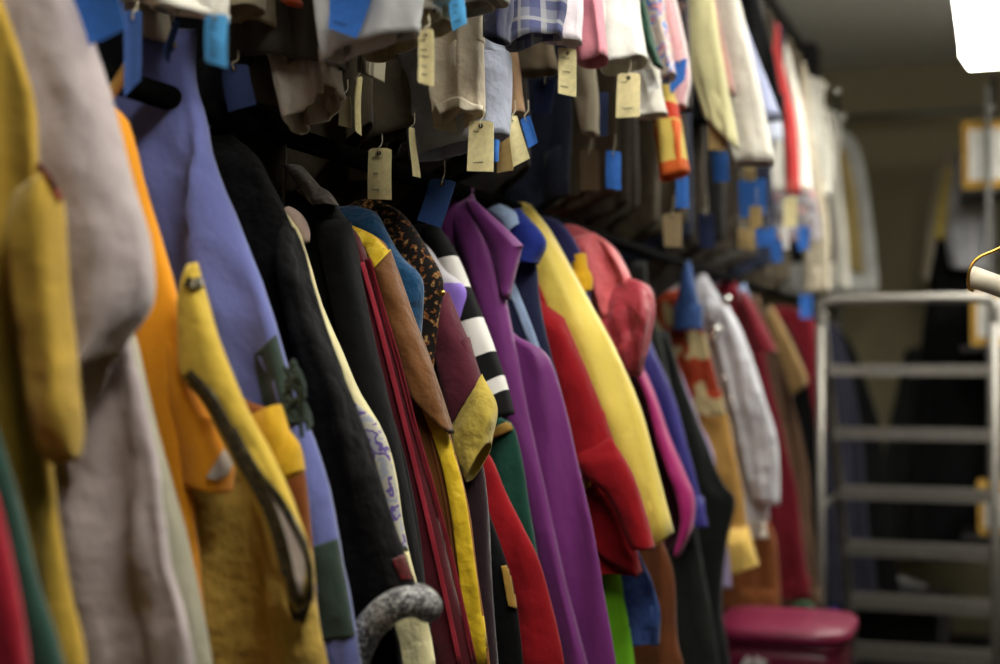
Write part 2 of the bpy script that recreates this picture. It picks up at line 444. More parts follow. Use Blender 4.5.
# mauve
mauve = C('mauve_velour', (182, 167, 168), sheen=.35, wrinkle=.4)
g = garment('mauve_robe', 'pale mauve velour robe with wide short sleeve beside the mustard robe', 'robe', 1.045, [(20, -120), (62, -40), (95, 80), (118, 200), (130, 330), (146, 400), (158, 480), (164, 550), (180, 610), (192, 664)], mauve, fold=.03, ff=20, th=.045)
sleeve(g, [(0, -140), (16, -40), (34, 60), (46, 170), (58, 290), (68, 370), (82, 416)], [(50, -70), (82, 0), (112, 90), (132, 170), (150, 240), (150, 296), (122, 350)], mauve, 1.015, .05, fold=.012, ff=12)
# cream satin
garment('cream_gown', 'plain cream satin gown showing a narrow strip below the mauve robe', 'gown', 1.11, [(60, 60), (100, 200), (140, 340), (165, 440), (190, 540), (215, 664)], S('cream_satin', (186, 181, 156)), fold=.008)
# orange
orange = C('marigold_cotton', (236, 148, 14), wrinkle=.2)
g = garment('orange_gown', 'bright marigold orange gown with turned sleeve cuff, left of the blue robe', 'gown', 1.165, [(92, 102), (112, 104), (130, 125), (150, 190), (166, 245), (182, 310), (188, 400), (192, 480), (201, 560), (212, 664)], orange, fold=.01, ff=10)
sleeve(g, [(166, 280), (176, 350), (184, 420), (188, 462), (194, 480)], [(186, 315), (202, 380), (222, 425), (236, 460), (234, 492)], orange, 1.180, .05)
patch(g, 'lining', [(206, 478), (216, 462), (224, 448)], [(218, 480), (228, 474), (234, 462)], C('white_lining', (190, 180, 170)), label='off-white sleeve lining', off=.004)
# yellow tunic with beaded trim
yel = C('straw_cotton', (208, 172, 52), wrinkle=.5); ochre = C('ochre_silk', (190, 154, 62), wrinkle=.8)
bead = sequin('black_gold_beads', (5, 6, 6), (84, 72, 38), 330, .4)
g = garment('yellow_tunic', 'yellow silk tunic with beaded black V-shaped trim and pale lining', 'tunic', 1.232, [(180, 300), (206, 320), (222, 360), (240, 405), (262, 450), (286, 490), (304, 540), (318, 590), (326, 640), (331, 664)], ochre, fold=.013, ff=18)
sleeve(g, [(187, 264), (184, 300), (183, 345), (186, 376), (208, 405), (232, 452), (256, 500), (276, 545), (296, 612)], [(198, 262), (208, 300), (220, 340), (234, 375), (250, 412), (272, 455), (296, 510), (312, 560), (314, 600)], yel, 1.15, .03, bottom=.03)
patch(g, 'lining', [(256, 490), (268, 515), (279, 545), (288, 575), (298, 600)], [(272, 494), (288, 515), (299, 540), (305, 565), (302, 596)], C('pale_lining', (215, 195, 180)), label='pale peach sleeve lining', off=.004)
trim(g, 'beaded_trim', [(186, 374), (207, 396), (227, 430), (249, 472), (269, 508), (281, 545), (290, 585), (300, 620)], 14, bead, label='black beaded trim with gold glints', off=.006)
trim(g, 'beaded_trim', [(232, 428), (256, 470), (280, 500), (300, 535), (311, 565), (310, 592), (300, 622)], 8, bead, label='black beaded trim with gold glints', off=.006)
trim(g, 'shoulder_band', [(185, 281), (194, 284), (203, 281)], 11, bead, off=.005)
# rust garment behind it
rust = C('rust_suede', (128, 66, 20))
g = garment('rust_tunic', 'rust brown tunic with golden cuff between yellow tunic and blue robe', 'tunic', 1.282, [(215, 370), (245, 398), (270, 408), (283, 420), (290, 440), (302, 455), (310, 500), (317, 560), (322, 620)], rust, fold=.008)
sleeve(g, [(255, 440), (262, 465), (272, 486)], [(290, 430), (302, 446), (306, 470)], C('golden_cotton', (205, 156, 18)), 1.227, .035, name='cuff', label='golden yellow cuff')
# periwinkle robe
peri = C('periwinkle_velour', (102, 110, 178), sheen=.35, wrinkle=.25)
pgreen = C('bottle_green_velour', (48, 64, 56), sheen=.25)
g = garment('periwinkle_robe', 'long periwinkle blue velour robe with dark green patches', 'robe', 1.315, [(165, 32), (174, 42), (191, 76), (208, 115), (223, 170), (241, 220), (262, 275), (280, 325), (300, 390), (318, 440), (335, 500), (347, 560), (360, 620), (366, 664)], peri, fold=.024, ff=13, env0=.5, lw=.75)
patch(g, 'patch', [(254, 354), (258, 380), (264, 405), (272, 428)], [(286, 325), (296, 356), (304, 386), (314, 420)], pgreen, label='dark green velour patch')
rt = random.Random(5)
for k in range(16):
    x, y = 284 + rt.uniform(0, 16), 378 + rt.uniform(-14, 34); dx, dy = rt.uniform(4, 20), rt.uniform(-6, 14)
    pts = [(x, y), (x + dx * .5, y + dy - 6), (x + dx * .85, y + dy), (x + dx, y + dy + rt.uniform(6, 16))]
    cord(g, 'tassel', pts, 1.255 + rt.uniform(-.006, .006), .0026, pgreen)
patch(g, 'band', [(296, 552), (304, 598), (312, 642)], [(356, 532), (366, 584), (374, 634)], pgreen, label='dark green band near the hem')
# black fringed robe with sequin cuff
fr = cloth('black_ruched_velvet', (12, 11, 13), sheen=.03, wrinkle=.9, weave=220, bump=.8)
g = garment('black_ruched_robe', 'black ruched velvet robe with silver sequin cuff', 'robe', 1.400, [(212, 136), (236, 138), (258, 156), (275, 185), (292, 222), (302, 255), (312, 292), (326, 330), (338, 366), (346, 410), (356, 470), (372, 540), (390, 600), (410, 664)], fr, fold=.012, ff=20)
sleeve(g, [(286, 220), (288, 275), (300, 330), (318, 400), (334, 480), (348, 560), (352, 610), (366, 640)], [(296, 230), (310, 280), (326, 330), (346, 376), (368, 432), (392, 512), (414, 575), (422, 604)], fr, 1.380, .055, fold=.008, ff=30)
silver = spotted('silver_sequins_sparkle', [(0, (34, 34, 38)), (.42, (98, 98, 101)), (.6, (150, 150, 152)), (.72, (235, 235, 233))], 680, .35, kind='voronoi')  # white cells paint the sparkle into the sequin colour
q = [(350, 680), (360, 646), (376, 620), (398, 604), (418, 602), (427, 607), (420, 599), (400, 597), (378, 610), (360, 636), (350, 668)]
pq = [P(x, y, 1.35 + d) for (x, y), d in zip(q, [-.01, -.015, -.02, -.02, -.01, .005, .03, .045, .05, .05, .03])]
k_ = 66; b = MB(); pc = [crom(pq + [pq[0]], i / k_) for i in range(k_)]
b.tube(pc, .0165, 16, closed=True); b.build('cuff', silver, g)['label'] = 'silver sequinned cuff'
patch(g, 'glint_panel', [(392, 560), (402, 580)], [(408, 552), (420, 578)], sequin('dark_red_sequins', (40, 8, 10), (120, 30, 35), 420, .3), label='dark red sequinned panel above the cuff')
# ivory embroidered gown
ivory = C('ivory_satin_crepe', (232, 220, 165), wrinkle=.6)
g = garment('ivory_gown', 'ivory gown with lavender embroidery beside the black ruched robe', 'gown', 1.500, [(288, 214), (302, 234), (312, 265), (326, 310), (346, 355), (362, 392), (384, 430), (397, 470), (405, 520), (413, 560), (426, 610), (438, 664)], ivory, fold=.008, ff=24)
patch(g, 'embroidery', [(352, 400), (366, 440), (378, 490), (392, 540)], [(380, 424), (396, 470), (404, 520), (410, 552)], spotted('lavender_embroidery', [(0, (158, 160, 172)), (.42, (185, 180, 165)), (.52, (104, 88, 150)), (.62, (160, 160, 170))], 55), label='grey and lavender floral embroidery')
h = thing('padded_hanger', 'pale pink padded hanger end poking out above the ivory gown', 'hanger', tuple(P(296, 232, 1.52)))
b = MB(); b.tube(resample([P(285, 212, 1.52), P(294, 220, 1.52), P(302, 232, 1.52), P(305, 243, 1.52)], 14), [.006 + .006 * math.sin(math.pi * min(1, (i + 3) / 17)) for i in range(15)], 14); b.build('padding', C('pale_pink_padding', (215, 185, 172)), h)
b = MB(); b.tube(resample([P(285, 212, 1.52), P(262, 196, 1.53), Vector((RX, 1.54, 1.80)), Vector((RX, 1.54, 1.93)), Vector((RX - .02, 1.54, 1.915))], 24), .0025, 8); b.build('hook', steel, h)
# black jacket
g = garment('black_jacket', 'plain black jacket right of the ivory gown', 'jacket', 1.575, [(296, 190), (322, 194), (344, 214), (358, 242), (365, 290), (378, 350), (392, 400), (405, 450), (418, 520), (430, 600), (438, 664)], black, fold=.01)
sleeve(g, [(318, 215), (330, 270), (345, 340), (360, 420), (380, 520), (400, 640)], [(352, 222), (364, 286), (376, 345), (392, 415), (412, 510), (430, 630)], black, 1.555, .045)
sleeve(g, [(296, 190), (306, 197), (316, 206)], [(314, 184), (330, 192), (340, 206)], C('brown_fur', (70, 58, 52), wrinkle=1.0, sheen=.4), 1.555, .04, name='collar', twin=False, label='grey-brown fur collar')
# dark red velvet
dr = C('dark_red_velvet', (86, 12, 26), sheen=.4); drp = C('crimson_piping', (150, 26, 44), sheen=.3)
g = garment('dark_red_coat', 'dark red velvet coat with crimson piping, left of the copper coat', 'coat', 1.635, [(336, 224), (356, 230), (370, 258), (382, 300), (400, 360), (418, 430), (438, 500), (456, 570), (478, 664)], dr, fold=.01, ff=20)
trim(g, 'piping', [(362, 262), (376, 312), (394, 382), (410, 446), (428, 520), (444, 590), (460, 664)], 5, drp, off=.005)
trim(g, 'piping', [(368, 258), (380, 300), (398, 360), (416, 430), (436, 500), (454, 570), (475, 664)], 5, drp, off=.005)
# copper coat with yellow facing
cop = cloth('copper_silk', (116, 70, 28), rough=.6, sheen=.2, wrinkle=.5)
copst = uvbands('striped_copper_silk', [(0, (120, 76, 40)), (.55, (96, 58, 30)), (.8, (140, 90, 50))], 0, .6, 26)
yface = S('yellow_facing', (226, 186, 14), wrinkle=.5)
g = garment('copper_coat', 'copper brown silk coat with bright yellow collar and facing', 'coat', 1.690, [(332, 224), (354, 226), (374, 235), (389, 248), (402, 285), (420, 335), (440, 390), (455, 440), (468, 500), (480, 580), (490, 664)], copst, fold=.008)
sleeve(g, [(366, 246), (382, 290), (398, 345), (412, 388)], [(391, 249), (410, 308), (432, 366), (454, 434)], cop, 1.665, .045, paired=True)
patch(g, 'facing', [(410, 386), (430, 430), (445, 480), (457, 560), (468, 664)], [(424, 386), (449, 436), (466, 490), (478, 570), (490, 664)], yface, label='bright yellow facing', off=.005, only=0)
patch(g, 'collar', [(340, 226), (358, 240), (367, 254), (374, 268)], [(350, 224), (374, 234), (384, 242), (391, 250)], yface, label='bright yellow collar', off=.006, th=.006)
# teal knit
teal = C('teal_knit', (17, 68, 110), wrinkle=.8, weave=250, bump=.8, sheen=.3)
garment('teal_sweater', 'teal blue knitted sweater shoulder behind the yellow collar', 'sweater', 1.735, [(326, 207), (358, 207), (377, 213), (387, 229), (397, 247), (407, 260), (420, 272), (426, 286), (424, 320), (420, 380)], teal, hem=1.1, fold=.006)
# brocade
broc = spotted('brown_brocade', [(0, (22, 17, 15)), (.5, (26, 20, 18)), (.55, (120, 70, 34)), (.62, (165, 140, 90)), (.68, (90, 40, 22))], 120)
g = garment('brocade_jacket', 'dark brown floral brocade jacket behind the teal sweater', 'jacket', 1.805, [(345, 200), (380, 202), (402, 212), (418, 230), (432, 252), (443, 272), (446, 292), (440, 320), (436, 380)], broc, hem=1.1, fold=.006)
ball(g, 'button', 442, 293, 1.765, .0048, brass, label='round brass button')
# maroon with yellow cuff
maroon = C('maroon_cotton', (92, 32, 48)); dmar = C('dark_maroon_velvet', (44, 22, 30), sheen=.3)
buff = C('buff_yellow_cotton', (212, 184, 72), wrinkle=.6)
g = garment('maroon_jacket', 'maroon jacket with wide yellow cuff left of the striped sleeve', 'jacket', 1.865, [(395, 215), (428, 262), (446, 294), (458, 330), (466, 380), (478, 430), (488, 480), (494, 560), (500, 664)], dmar, fold=.008)
sleeve(g, [(424, 290), (436, 335), (446, 385), (456, 432)], [(449, 292), (462, 324), (474, 352), (484, 382)], maroon, 1.845, .05)
sleeve(g, [(450, 425), (460, 455), (470, 482)], [(482, 374), (497, 406), (492, 442)], buff, 1.830, .05, name='cuff', label='wide buff yellow cuff', fold=.004)
g = garment('black_tailcoat', 'black coat with a short gold braid tab, below the yellow cuff', 'coat', 1.900, [(462, 440), (486, 500), (504, 548), (516, 590), (524, 664)], black, fold=.008)
patch(g, 'braid_tab', [(501, 566), (508, 606)], [(513, 564), (520, 610)], C('gold_braid', (170, 128, 48), rough=.5), label='gold braid tab edged in black', off=.006, th=.004, fallback=1.875)
# red tail
redw = C('scarlet_wool', (158, 14, 24), sheen=.1)
g = garment('scarlet_coat', 'plain scarlet red coat left of the purple robe, below the stripes', 'coat', 1.950, [(450, 380), (478, 436), (494, 460), (508, 492), (526, 526), (540, 556), (552, 600), (560, 632), (566, 664)], redw, fold=.008)
# lavender
garment('lavender_blouse', 'lavender satin blouse glimpsed beside the brocade jacket', 'blouse', 1.985, [(425, 240), (448, 268), (463, 282), (469, 294), (466, 314), (460, 340)], uvbands('white_and_lavender_satin', [(0, (220, 215, 225)), (.18, (150, 118, 215))], 1, .45), hem=1.4, fold=.004, flare=0)
# striped
g = garment('striped_jersey', 'black and white striped jersey left of the purple robe', 'jersey', 2.030, [(405, 200), (425, 215), (442, 240), (456, 285), (468, 340), (478, 400), (486, 470), (492, 540)], black, hem=1.0, fold=.006)
sleeve(g, [(420, 225), (432, 255), (446, 298), (462, 345), (478, 400), (486, 420)], [(436, 222), (454, 248), (472, 290), (490, 335), (507, 384), (514, 414)], uvbands('black_white_stripes', [(0, (22, 22, 24)), (.20, (226, 222, 218)), (.36, (22, 22, 24)), (.52, (228, 224, 220)), (.70, (22, 22, 24)), (.83, (226, 222, 218)), (.90, (22, 22, 24))], 1), 2.000, .05)
# green with gold
g = garment('green_jacket', 'dark green jacket with gold waist trim left of the purple robe', 'jacket', 2.075, [(455, 330), (478, 380), (500, 415), (514, 424), (522, 452), (530, 500), (540, 560), (548, 664)], C('deep_green_satin', (24, 72, 58)), fold=.006)
trim(g, 'braid', [(486, 436), (500, 430), (517, 422)], 10, C('gold_braid', (190, 140, 40)), label='gold braid', off=.006)
# purple robe
purp = S('purple_satin', (122, 40, 124), wrinkle=.15, sheen=.2)
g = garment('purple_robe', 'long purple satin robe with broad pointed lapel', 'robe', 2.170, [(440, 190), (466, 197), (486, 222), (500, 250), (506, 290), (512, 330), (545, 350), (558, 374), (572, 430), (596, 540), (615, 664)], purp, fold=.016, ff=12, env0=.4)
sleeve(g, [(447, 208), (458, 240), (474, 290), (492, 350), (508, 420), (526, 500), (544, 580), (566, 664), (590, 760)], [(468, 198), (490, 238), (505, 290), (517, 350), (530, 420), (548, 500), (566, 580), (588, 664), (610, 760)], purp, 2.135, .035, name='front_panel', fold=.006, ff=20)
sleeve(g, [(466, 200), (478, 226), (490, 250), (494, 262), (503, 292)], [(474, 199), (500, 222), (523, 245), (522, 251), (510, 300)], purp, 2.130, .03, name='lapel', fold=.003, deep=.01)
# blue jacket
navy = C('navy_wool', (30, 36, 66)); royal = C('royal_blue_satin', (28, 46, 140)); sky = C('sky_blue_cotton', (160, 186, 224))
g = garment('navy_jacket', 'navy jacket with royal blue collar and sky blue stripe behind the purple lapel', 'jacket', 2.280, [(480, 208), (508, 206), (528, 224), (538, 262), (542, 300), (552, 350), (564, 400), (574, 440), (580, 500)], navy, fold=.006)
sleeve(g, [(500, 212), (512, 240), (520, 262)], [(520, 208), (546, 240), (538, 264)], royal, 2.250, .05, name='collar', label='royal blue collar', deep=.01)
sleeve(g, [(487, 210), (498, 220), (512, 236)], [(500, 204), (516, 212), (524, 224)], sky, 2.240, .04, name='hood', label='pale blue hood', deep=.01, twin=False)
trim(g, 'stripe', [(510, 284), (524, 318), (536, 350), (547, 382)], 9, sky, label='sky blue stripe')
trim(g, 'side_band', [(556, 372), (564, 402), (571, 438)], 8, royal, label='royal blue side band')
# red military coat
g = garment('red_uniform_coat', 'red uniform coat with huge turned-back cuff under the yellow satin sleeve', 'coat', 2.370, [(520, 240), (538, 275), (552, 310), (562, 350), (576, 400), (590, 450), (604, 490), (624, 510), (636, 545), (640, 574)], redw, hem=None, fold=.01)
sleeve(g, [(540, 300), (549, 350), (560, 405), (572, 458)], [(565, 318), (588, 370), (606, 415), (618, 450)], redw, 2.330, .055)
sleeve(g, [(566, 470), (572, 515), (592, 548), (638, 576)], [(600, 480), (622, 505), (636, 545), (641, 572)], redw, 2.35, .05, name='coat_tail')
sleeve(g, [(570, 448), (584, 474), (610, 496), (634, 548)], [(612, 438), (632, 470), (646, 510), (656, 548)], redw, 2.300, .05, name='cuff', fold=.003)
ball(g, 'button', 586, 484, 2.305, .009, brass, label='brass cuff button')
# yellow satin
ysat = S('yellow_satin', (238, 208, 78), wrinkle=.2, sheen=.2)
g = garment('yellow_satin_gown', 'pale yellow satin gown with long straight sleeve above the red coat', 'gown', 2.450, [(508, 208), (526, 204), (545, 224), (560, 262), (572, 310), (586, 370), (598, 440), (606, 520)], ysat, hem=1.05, fold=.008)
sleeve(g, [(514, 212), (524, 240), (536, 290), (558, 330), (580, 385), (606, 440), (630, 490), (656, 546)], [(530, 204), (552, 232), (576, 275), (598, 315), (620, 356), (641, 405), (656, 460), (675, 532)], ysat, 2.410, .07, fold=.008, ff=14)
# blue and gold
g = garment('indigo_blouse', 'indigo blouse with gold tassel between yellow gown and pink blouse', 'blouse', 2.540, [(540, 216), (560, 222), (574, 238), (586, 264), (592, 292), (596, 340)], C('indigo_cotton', (44, 46, 108)), hem=1.1, fold=.005)
sleeve(g, [(572, 262), (576, 278), (580, 292)], [(582, 260), (592, 276), (592, 290)], C('gold_tassel', (220, 165, 20)), 2.500, .03, name='tassel', label='gold tassel', twin=False)
# pink
pink = S('pink_satin', (222, 92, 100), wrinkle=.9); rose = S('rose_satin', (186, 52, 70), wrinkle=.9)
g = garment('pink_blouse', 'shiny pink satin blouse with gathered puff sleeve', 'blouse', 2.670, [(550, 226), (578, 226), (602, 240), (618, 262), (624, 300), (626, 350), (620, 400)], pink, hem=1.2, fold=.01, ff=24)
sleeve(g, [(566, 240), (578, 270), (592, 300), (602, 330)], [(594, 232), (616, 248), (630, 272), (640, 300)], pink, 2.630, .09, fold=.016, ff=28)
sleeve(g, [(600, 300), (600, 325), (612, 350), (628, 376)], [(626, 276), (652, 288), (656, 320), (642, 376)], rose, 2.610, .1, name='puff', label='deep rose gathered puff of the sleeve', fold=.024, ff=32, top=.06, bottom=.06)
# magenta
mag = S('magenta_satin', (186, 28, 118), wrinkle=.3)
g = garment('magenta_gown', 'hot magenta satin gown right of the yellow satin sleeve', 'gown', 2.820, [(618, 320), (636, 368), (648, 396), (660, 436), (674, 474), (682, 498), (682, 526), (672, 552)], C('shaded_plum_interior', (48, 14, 26)), hem=None, fold=.01, part='lining')  # 'lining' is a body coloured dark for the shade inside the gown
sleeve(g, [(632, 362), (648, 396), (658, 436), (668, 468), (678, 496), (682, 524), (676, 552)], [(640, 360), (655, 394), (669, 434), (685, 472), (695, 498), (693, 528), (680, 556)], mag, 2.79, .05)
garment('copper_brown_skirt', 'copper brown skirt hanging lowest below the magenta gown', 'skirt', 2.660, [(600, 380), (630, 430), (648, 470), (660, 530), (672, 562), (677, 590), (679, 640), (684, 664)], C('copper_brown_satin', (112, 58, 28)), fold=.012, ff=26)
garment('lime_trousers', 'lime green trouser leg hanging right of the purple robe', 'trousers', 2.425, [(590, 470), (606, 520), (618, 550), (626, 590), (632, 630), (637, 664)], C('lime_cotton', (118, 205, 22), wrinkle=.2), fold=.006, th=.04)
garment('denim_skirt', 'blue denim skirt with ruffled tiers under the red cuff', 'skirt', 2.460, [(610, 500), (634, 540), (650, 572), (656, 590), (660, 612), (658, 644)], C('denim_blue', (46, 70, 128), wrinkle=1.0), hem=None, fold=.02, ff=30)
# farther along the lower rail
garment('grey_wool_coat', 'charcoal grey wool coat right of the magenta gown', 'coat', 3.36, [(630, 262), (650, 296), (662, 340), (672, 390), (684, 430), (692, 480), (703, 560), (712, 610)], charcoal, hem=.72, fold=.012)
garment('violet_dress', 'violet blue dress showing a thin strip behind the magenta gown', 'dress', 3.26, [(650, 340), (676, 400), (690, 452), (702, 496), (709, 526)], S('violet_satin', (58, 52, 148)), hem=None, fold=.008)
garment('charcoal_cape', 'dark charcoal cape left of the lilac dress', 'cape', 3.55, [(668, 330), (690, 400), (706, 440), (724, 482), (736, 500), (728, 540), (722, 600)], C('dark_green_grey_wool', (28, 30, 28)), hem=.8, fold=.014)
g = garment('rust_print_tunic', 'rust and cream print tunic with a blue yoke', 'tunic', 3.78, [(684, 290), (690, 298), (697, 310), (704, 330), (715, 370), (727, 416)], spotted('rust_cream_print', [(0, (140, 48, 20)), (.5, (150, 56, 26)), (.54, (176, 158, 115))], 13, detail=1), hem=None, fold=.01)
sleeve(g, [(686, 262), (680, 292), (673, 330)], [(690, 260), (697, 292), (704, 330)], C('steel_blue_cotton', (44, 74, 132)), 3.72, .05, name='yoke', label='steel blue yoke', twin=False)
garment('lilac_dress', 'lilac dress showing a thin strip left of the tan trousers', 'dress', 3.66, [(676, 360), (700, 420), (714, 450), (720, 500), (728, 546), (733, 588)], C('lilac_cotton', (160, 144, 186)), hem=None, fold=.008)
g = garment('tan_trousers', 'tan gold trousers with turned-up cuff left of the silver jacket', 'trousers', 3.88, [(694, 360), (716, 400), (729, 420), (741, 480), (749, 530), (757, 550)], C('tan_satin', (184, 136, 60), rough=.55), hem=None, fold=.012, th=.06)
sleeve(g, [(720, 530), (726, 552), (730, 574)], [(748, 528), (754, 545), (760, 564)], C('pale_gold_cotton', (216, 176, 80)), 3.83, .08, name='cuff', label='pale gold turned-up cuff', twin=False)
sil = C('silver_grey_satin', (205, 205, 214), rough=.75, wrinkle=.9)
g = garment('silver_jacket', 'silver white jacket with glittering metal ornaments', 'jacket', 4.1, [(684, 276), (702, 276), (718, 294), (738, 322), (752, 362), (764, 410), (768, 470), (770, 520)], sil, hem=None, fold=.012)
sleeve(g, [(706, 300), (720, 350), (734, 410), (744, 460), (756, 500)], [(726, 300), (748, 346), (766, 400), (778, 444), (780, 505)], sil, 4.05, .07, fold=.02, ff=30)
for x, y in ((726, 300), (715, 330), (712, 336), (724, 378), (731, 400)):
    ball(g, 'ornament', x, y, 3.95, .016 if y < 350 else .008, chrome, label='shiny metal ornament', sq=.6)
garment('cream_petticoat', 'frilled cream petticoat below the silver jacket sleeve', 'petticoat', 4.2, [(716, 440), (738, 480), (752, 492), (764, 512), (768, 538)], C('cream_frill', (212, 205, 188), wrinkle=1.0), hem=None, fold=.02, ff=30)
garment('tan_skirt', 'orange brown skirt hanging above the magenta bin', 'skirt', 4.34, [(740, 470), (762, 510), (775, 534), (779, 566), (781, 612)], C('orange_brown_suede', (140, 78, 36)), hem=None, fold=.014)
dred = C('garnet_wool', (110, 16, 30))
g = garment('garnet_coat', 'garnet red coat right of the silver jacket', 'coat', 4.6, [(718, 280), (738, 288), (756, 318), (768, 370), (782, 430), (795, 480), (800, 510)], dred, hem=.85, fold=.012)
sleeve(g, [(736, 296), (746, 325), (758, 352)], [(745, 290), (762, 318), (778, 352)], dred, 4.5, .09)
garment('powder_blue_shirt', 'powder blue shirt collar behind the garnet coat', 'shirt', 4.75, [(732, 282), (743, 284), (752, 302), (757, 320), (758, 360)], C('powder_blue_cotton', (140, 160, 200)), hem=1.3, fold=.008)
olv = C('olive_brown_tweed', (128, 98, 56))
g = garment('tweed_coat', 'olive brown tweed coat right of the garnet coat', 'coat', 5.05, [(745, 296), (762, 306), (776, 336), (788, 380), (800, 430), (810, 480), (814, 540)], C('brown_tweed', (92, 66, 48)), hem=.75, fold=.014)
sleeve(g, [(762, 312), (774, 344), (786, 380), (792, 396)], [(772, 304), (788, 334), (806, 372), (808, 384)], olv, 4.95, .08)
garment('black_gown', 'black gown between tweed coat and ladder', 'gown', 5.3, [(770, 310), (790, 330), (808, 380), (816, 440), (820, 520)], black, hem=.5, fold=.014)
garment('wine_red_jacket', 'wine red jacket beside the ladder post', 'jacket', 5.65, [(788, 306), (806, 314), (818, 326), (822, 350), (823, 400)], C('wine_wool', (124, 18, 32)), hem=1.35, fold=.01)
garment('slate_coat', 'slate blue coat seen through the ladder rungs', 'coat', 6.6, [(815, 312), (838, 330), (852, 380), (862, 440), (868, 520)], C('slate_wool', (44, 44, 60)), hem=.5, fold=.02)
garment('dark_long_coat', 'long black coat seen through the left side of the ladder', 'coat', 7.1, [(830, 320), (852, 345), (872, 400), (884, 450), (890, 520)], black, hem=.4, fold=.02)
# hangers for lower rail garments whose necks show
def wire_hanger(Y, z, label, half=.17):
    h = thing('wire_hanger', label, 'hanger', (RX, Y, z))
    b = MB(); b.tube(resample([Vector((RX - half, Y, z - .16)), Vector((RX - .02, Y, z - .075)), Vector((RX, Y, z - .06)), Vector((RX + .02, Y, z - .075)), Vector((RX + half, Y, z - .16))], 30), .003, 8); b.build('arms', dark_steel, h)
    b = MB(); b.tube([Vector((RX, Y, z - .06)), Vector((RX, Y, z - .02))] + [Vector((RX - .018 * math.cos(a) + .018 - .018, Y, z + .002 + .018 * math.sin(a))) for a in [math.pi * (1.5 - k / 8 * 1.35) for k in range(9)]], .0022, 8); b.build('hook', steel, h)
wood = solid('pale_wood', (196, 150, 80), .5)
h = thing('wooden_hanger', 'pale wooden hanger arm above the orange gown', 'hanger', tuple(P(118, 86, 1.16)))
b = MB(); b.tube(resample([P(96, 120, 1.165), P(106, 100, 1.165), P(119, 82, 1.165), P(134, 58, 1.165)], 14), .006, 10); b.build('arm', wood, h)

# ------------------------------------------------------------------ upper rail
def upper(name, label, Y, L, R, m, cat='shirt', th=.06, body=None, group='shirts on the upper rail', shoulder=.2, deep=.1, fold=.012, ff=16, **kw):
    """a garment on the upper rail whose hem or cuff shows from below: shoulders at the rail, lower end at the given edges"""
    root = thing(name, label, cat, (RX, Y, P(*R[-1], Y).z))
    root_y[root.name] = Y
    Rw = [Vector((RX + .02, Y, UP_Z - .03)), Vector((RX + shoulder * .6, Y, UP_Z - .09))] + edge(R, Y)
    Lw = [Vector((RX - .02, Y, UP_Z - .03)), Vector((RX + shoulder * .1, Y, UP_Z - .14))] + edge(L, Y)
    mb = loft(Lw, Rw, th, rows=46, cols=48, fold=fold, ff=ff, deep=deep, paired=len(Lw) == len(Rw), **kw)
    mb.build('body' if body is None else body, m, root); remember(root, mb)
    return root
w1 = C('white_cotton', (222, 216, 204)); w2 = C('off_white_cotton', (205, 198, 180)); gr1 = C('grey_cotton', (172, 172, 174))
warm = C('warm_grey_cotton', (150, 140, 124)); umber = C('umber_cotton', (92, 82, 66)); dk = C('dark_brown_cotton', (64, 57, 49))
upper('white_shirt', 'white shirt cuff at the top left above the bright blue tag', 1.25, [(108, -70), (160, 13)], [(232, -70), (229, 22)], w1, th=.05)
upper('grey_shirt', 'grey shirt cuff with open end left of the white cuff', 1.28, [(128, -60), (137, 14), (142, 42)], [(158, -60), (167, 14), (174, 46)], C('stone_cotton', (150, 138, 120)))
upper('olive_shirt', 'dark olive shirt hem right of the bright blue tag', 1.33, [(215, -40), (228, 18)], [(268, -60), (258, 4)], C('olive_cotton', (122, 112, 88)))
upper('drab_shirt', 'drab khaki shirt hem behind the olive hem', 1.39, [(232, -60), (241, 24)], [(282, -60), (279, 29)], C('drab_cotton', (124, 110, 82)))
g = upper('brown_vest', 'dark brown vest hanging low behind the drab hem', 1.43, [(225, -60), (236, 64)], [(300, -60), (303, 62)], dk, 'vest')
upper('orange_scarf', 'orange scarf end at the top between dark hems', 1.36, [(282, -60), (287, 5)], [(303, -60), (306, 8)], C('burnt_orange', (190, 70, 25)), 'scarf', th=.03)
upper('brown_shirt', 'dark brown shirt hem left of the large grey cuff', 1.46, [(285, -40), (295, 72)], [(345, -40), (342, 66)], dk)
upper('pale_grey_shirt', 'pale grey shirt with large open cuff behind a blue tag', 1.34, [(300, -120), (316, -10), (325, 62)], [(430, -120), (430, -40), (421, 34)], gr1, th=.045, fold=.008)
upper('taupe_shirt', 'taupe shirt hem below the pale grey cuff', 1.55, [(362, -40), (368, 62)], [(436, -40), (437, 36)], C('taupe_cotton', (150, 136, 108)))
g = upper('light_shirt', 'light grey shirt with navy bound cuff beside a cream tag', 1.41, [(392, -80), (400, 28)], [(442, -80), (440, 12)], w2, fold=.006)
trim(g, 'binding', [(402, 26), (420, 25), (438, 11)], 8, navy, label='navy binding', off=.006)
upper('beige_shirt', 'beige shirt hem behind a bright blue tag', 1.46, [(424, -60), (432, 38)], [(455, -60), (456, 24)], C('beige_cotton', (186, 172, 138)))
upper('ash_shirt', 'ash grey shirt hem right of a bright blue tag', 1.53, [(452, -60), (461, 17)], [(500, -60), (493, 4)], C('ash_cotton', (165, 162, 156)))
upper('ruffled_shirt', 'dim grey shirt with ruffled cuff above the black jacket', 1.47, [(262, -40), (284, 70), (303, 136)], [(318, -40), (336, 40), (342, 88)], C('smoke_cotton', (178, 164, 148), wrinkle=.9), fold=.016, ff=40, th=.07)
upper('shadowed_shirt', 'dark shirt hem above the black ruched robe', 1.5, [(240, 0), (252, 108)], [(296, 0), (300, 112)], umber)
upper('brown_shirt', 'brown shirt hem left of an upright cream tag', 1.75, [(312, 0), (322, 108)], [(352, 0), (356, 104)], C('dim_tan', (140, 124, 98)))
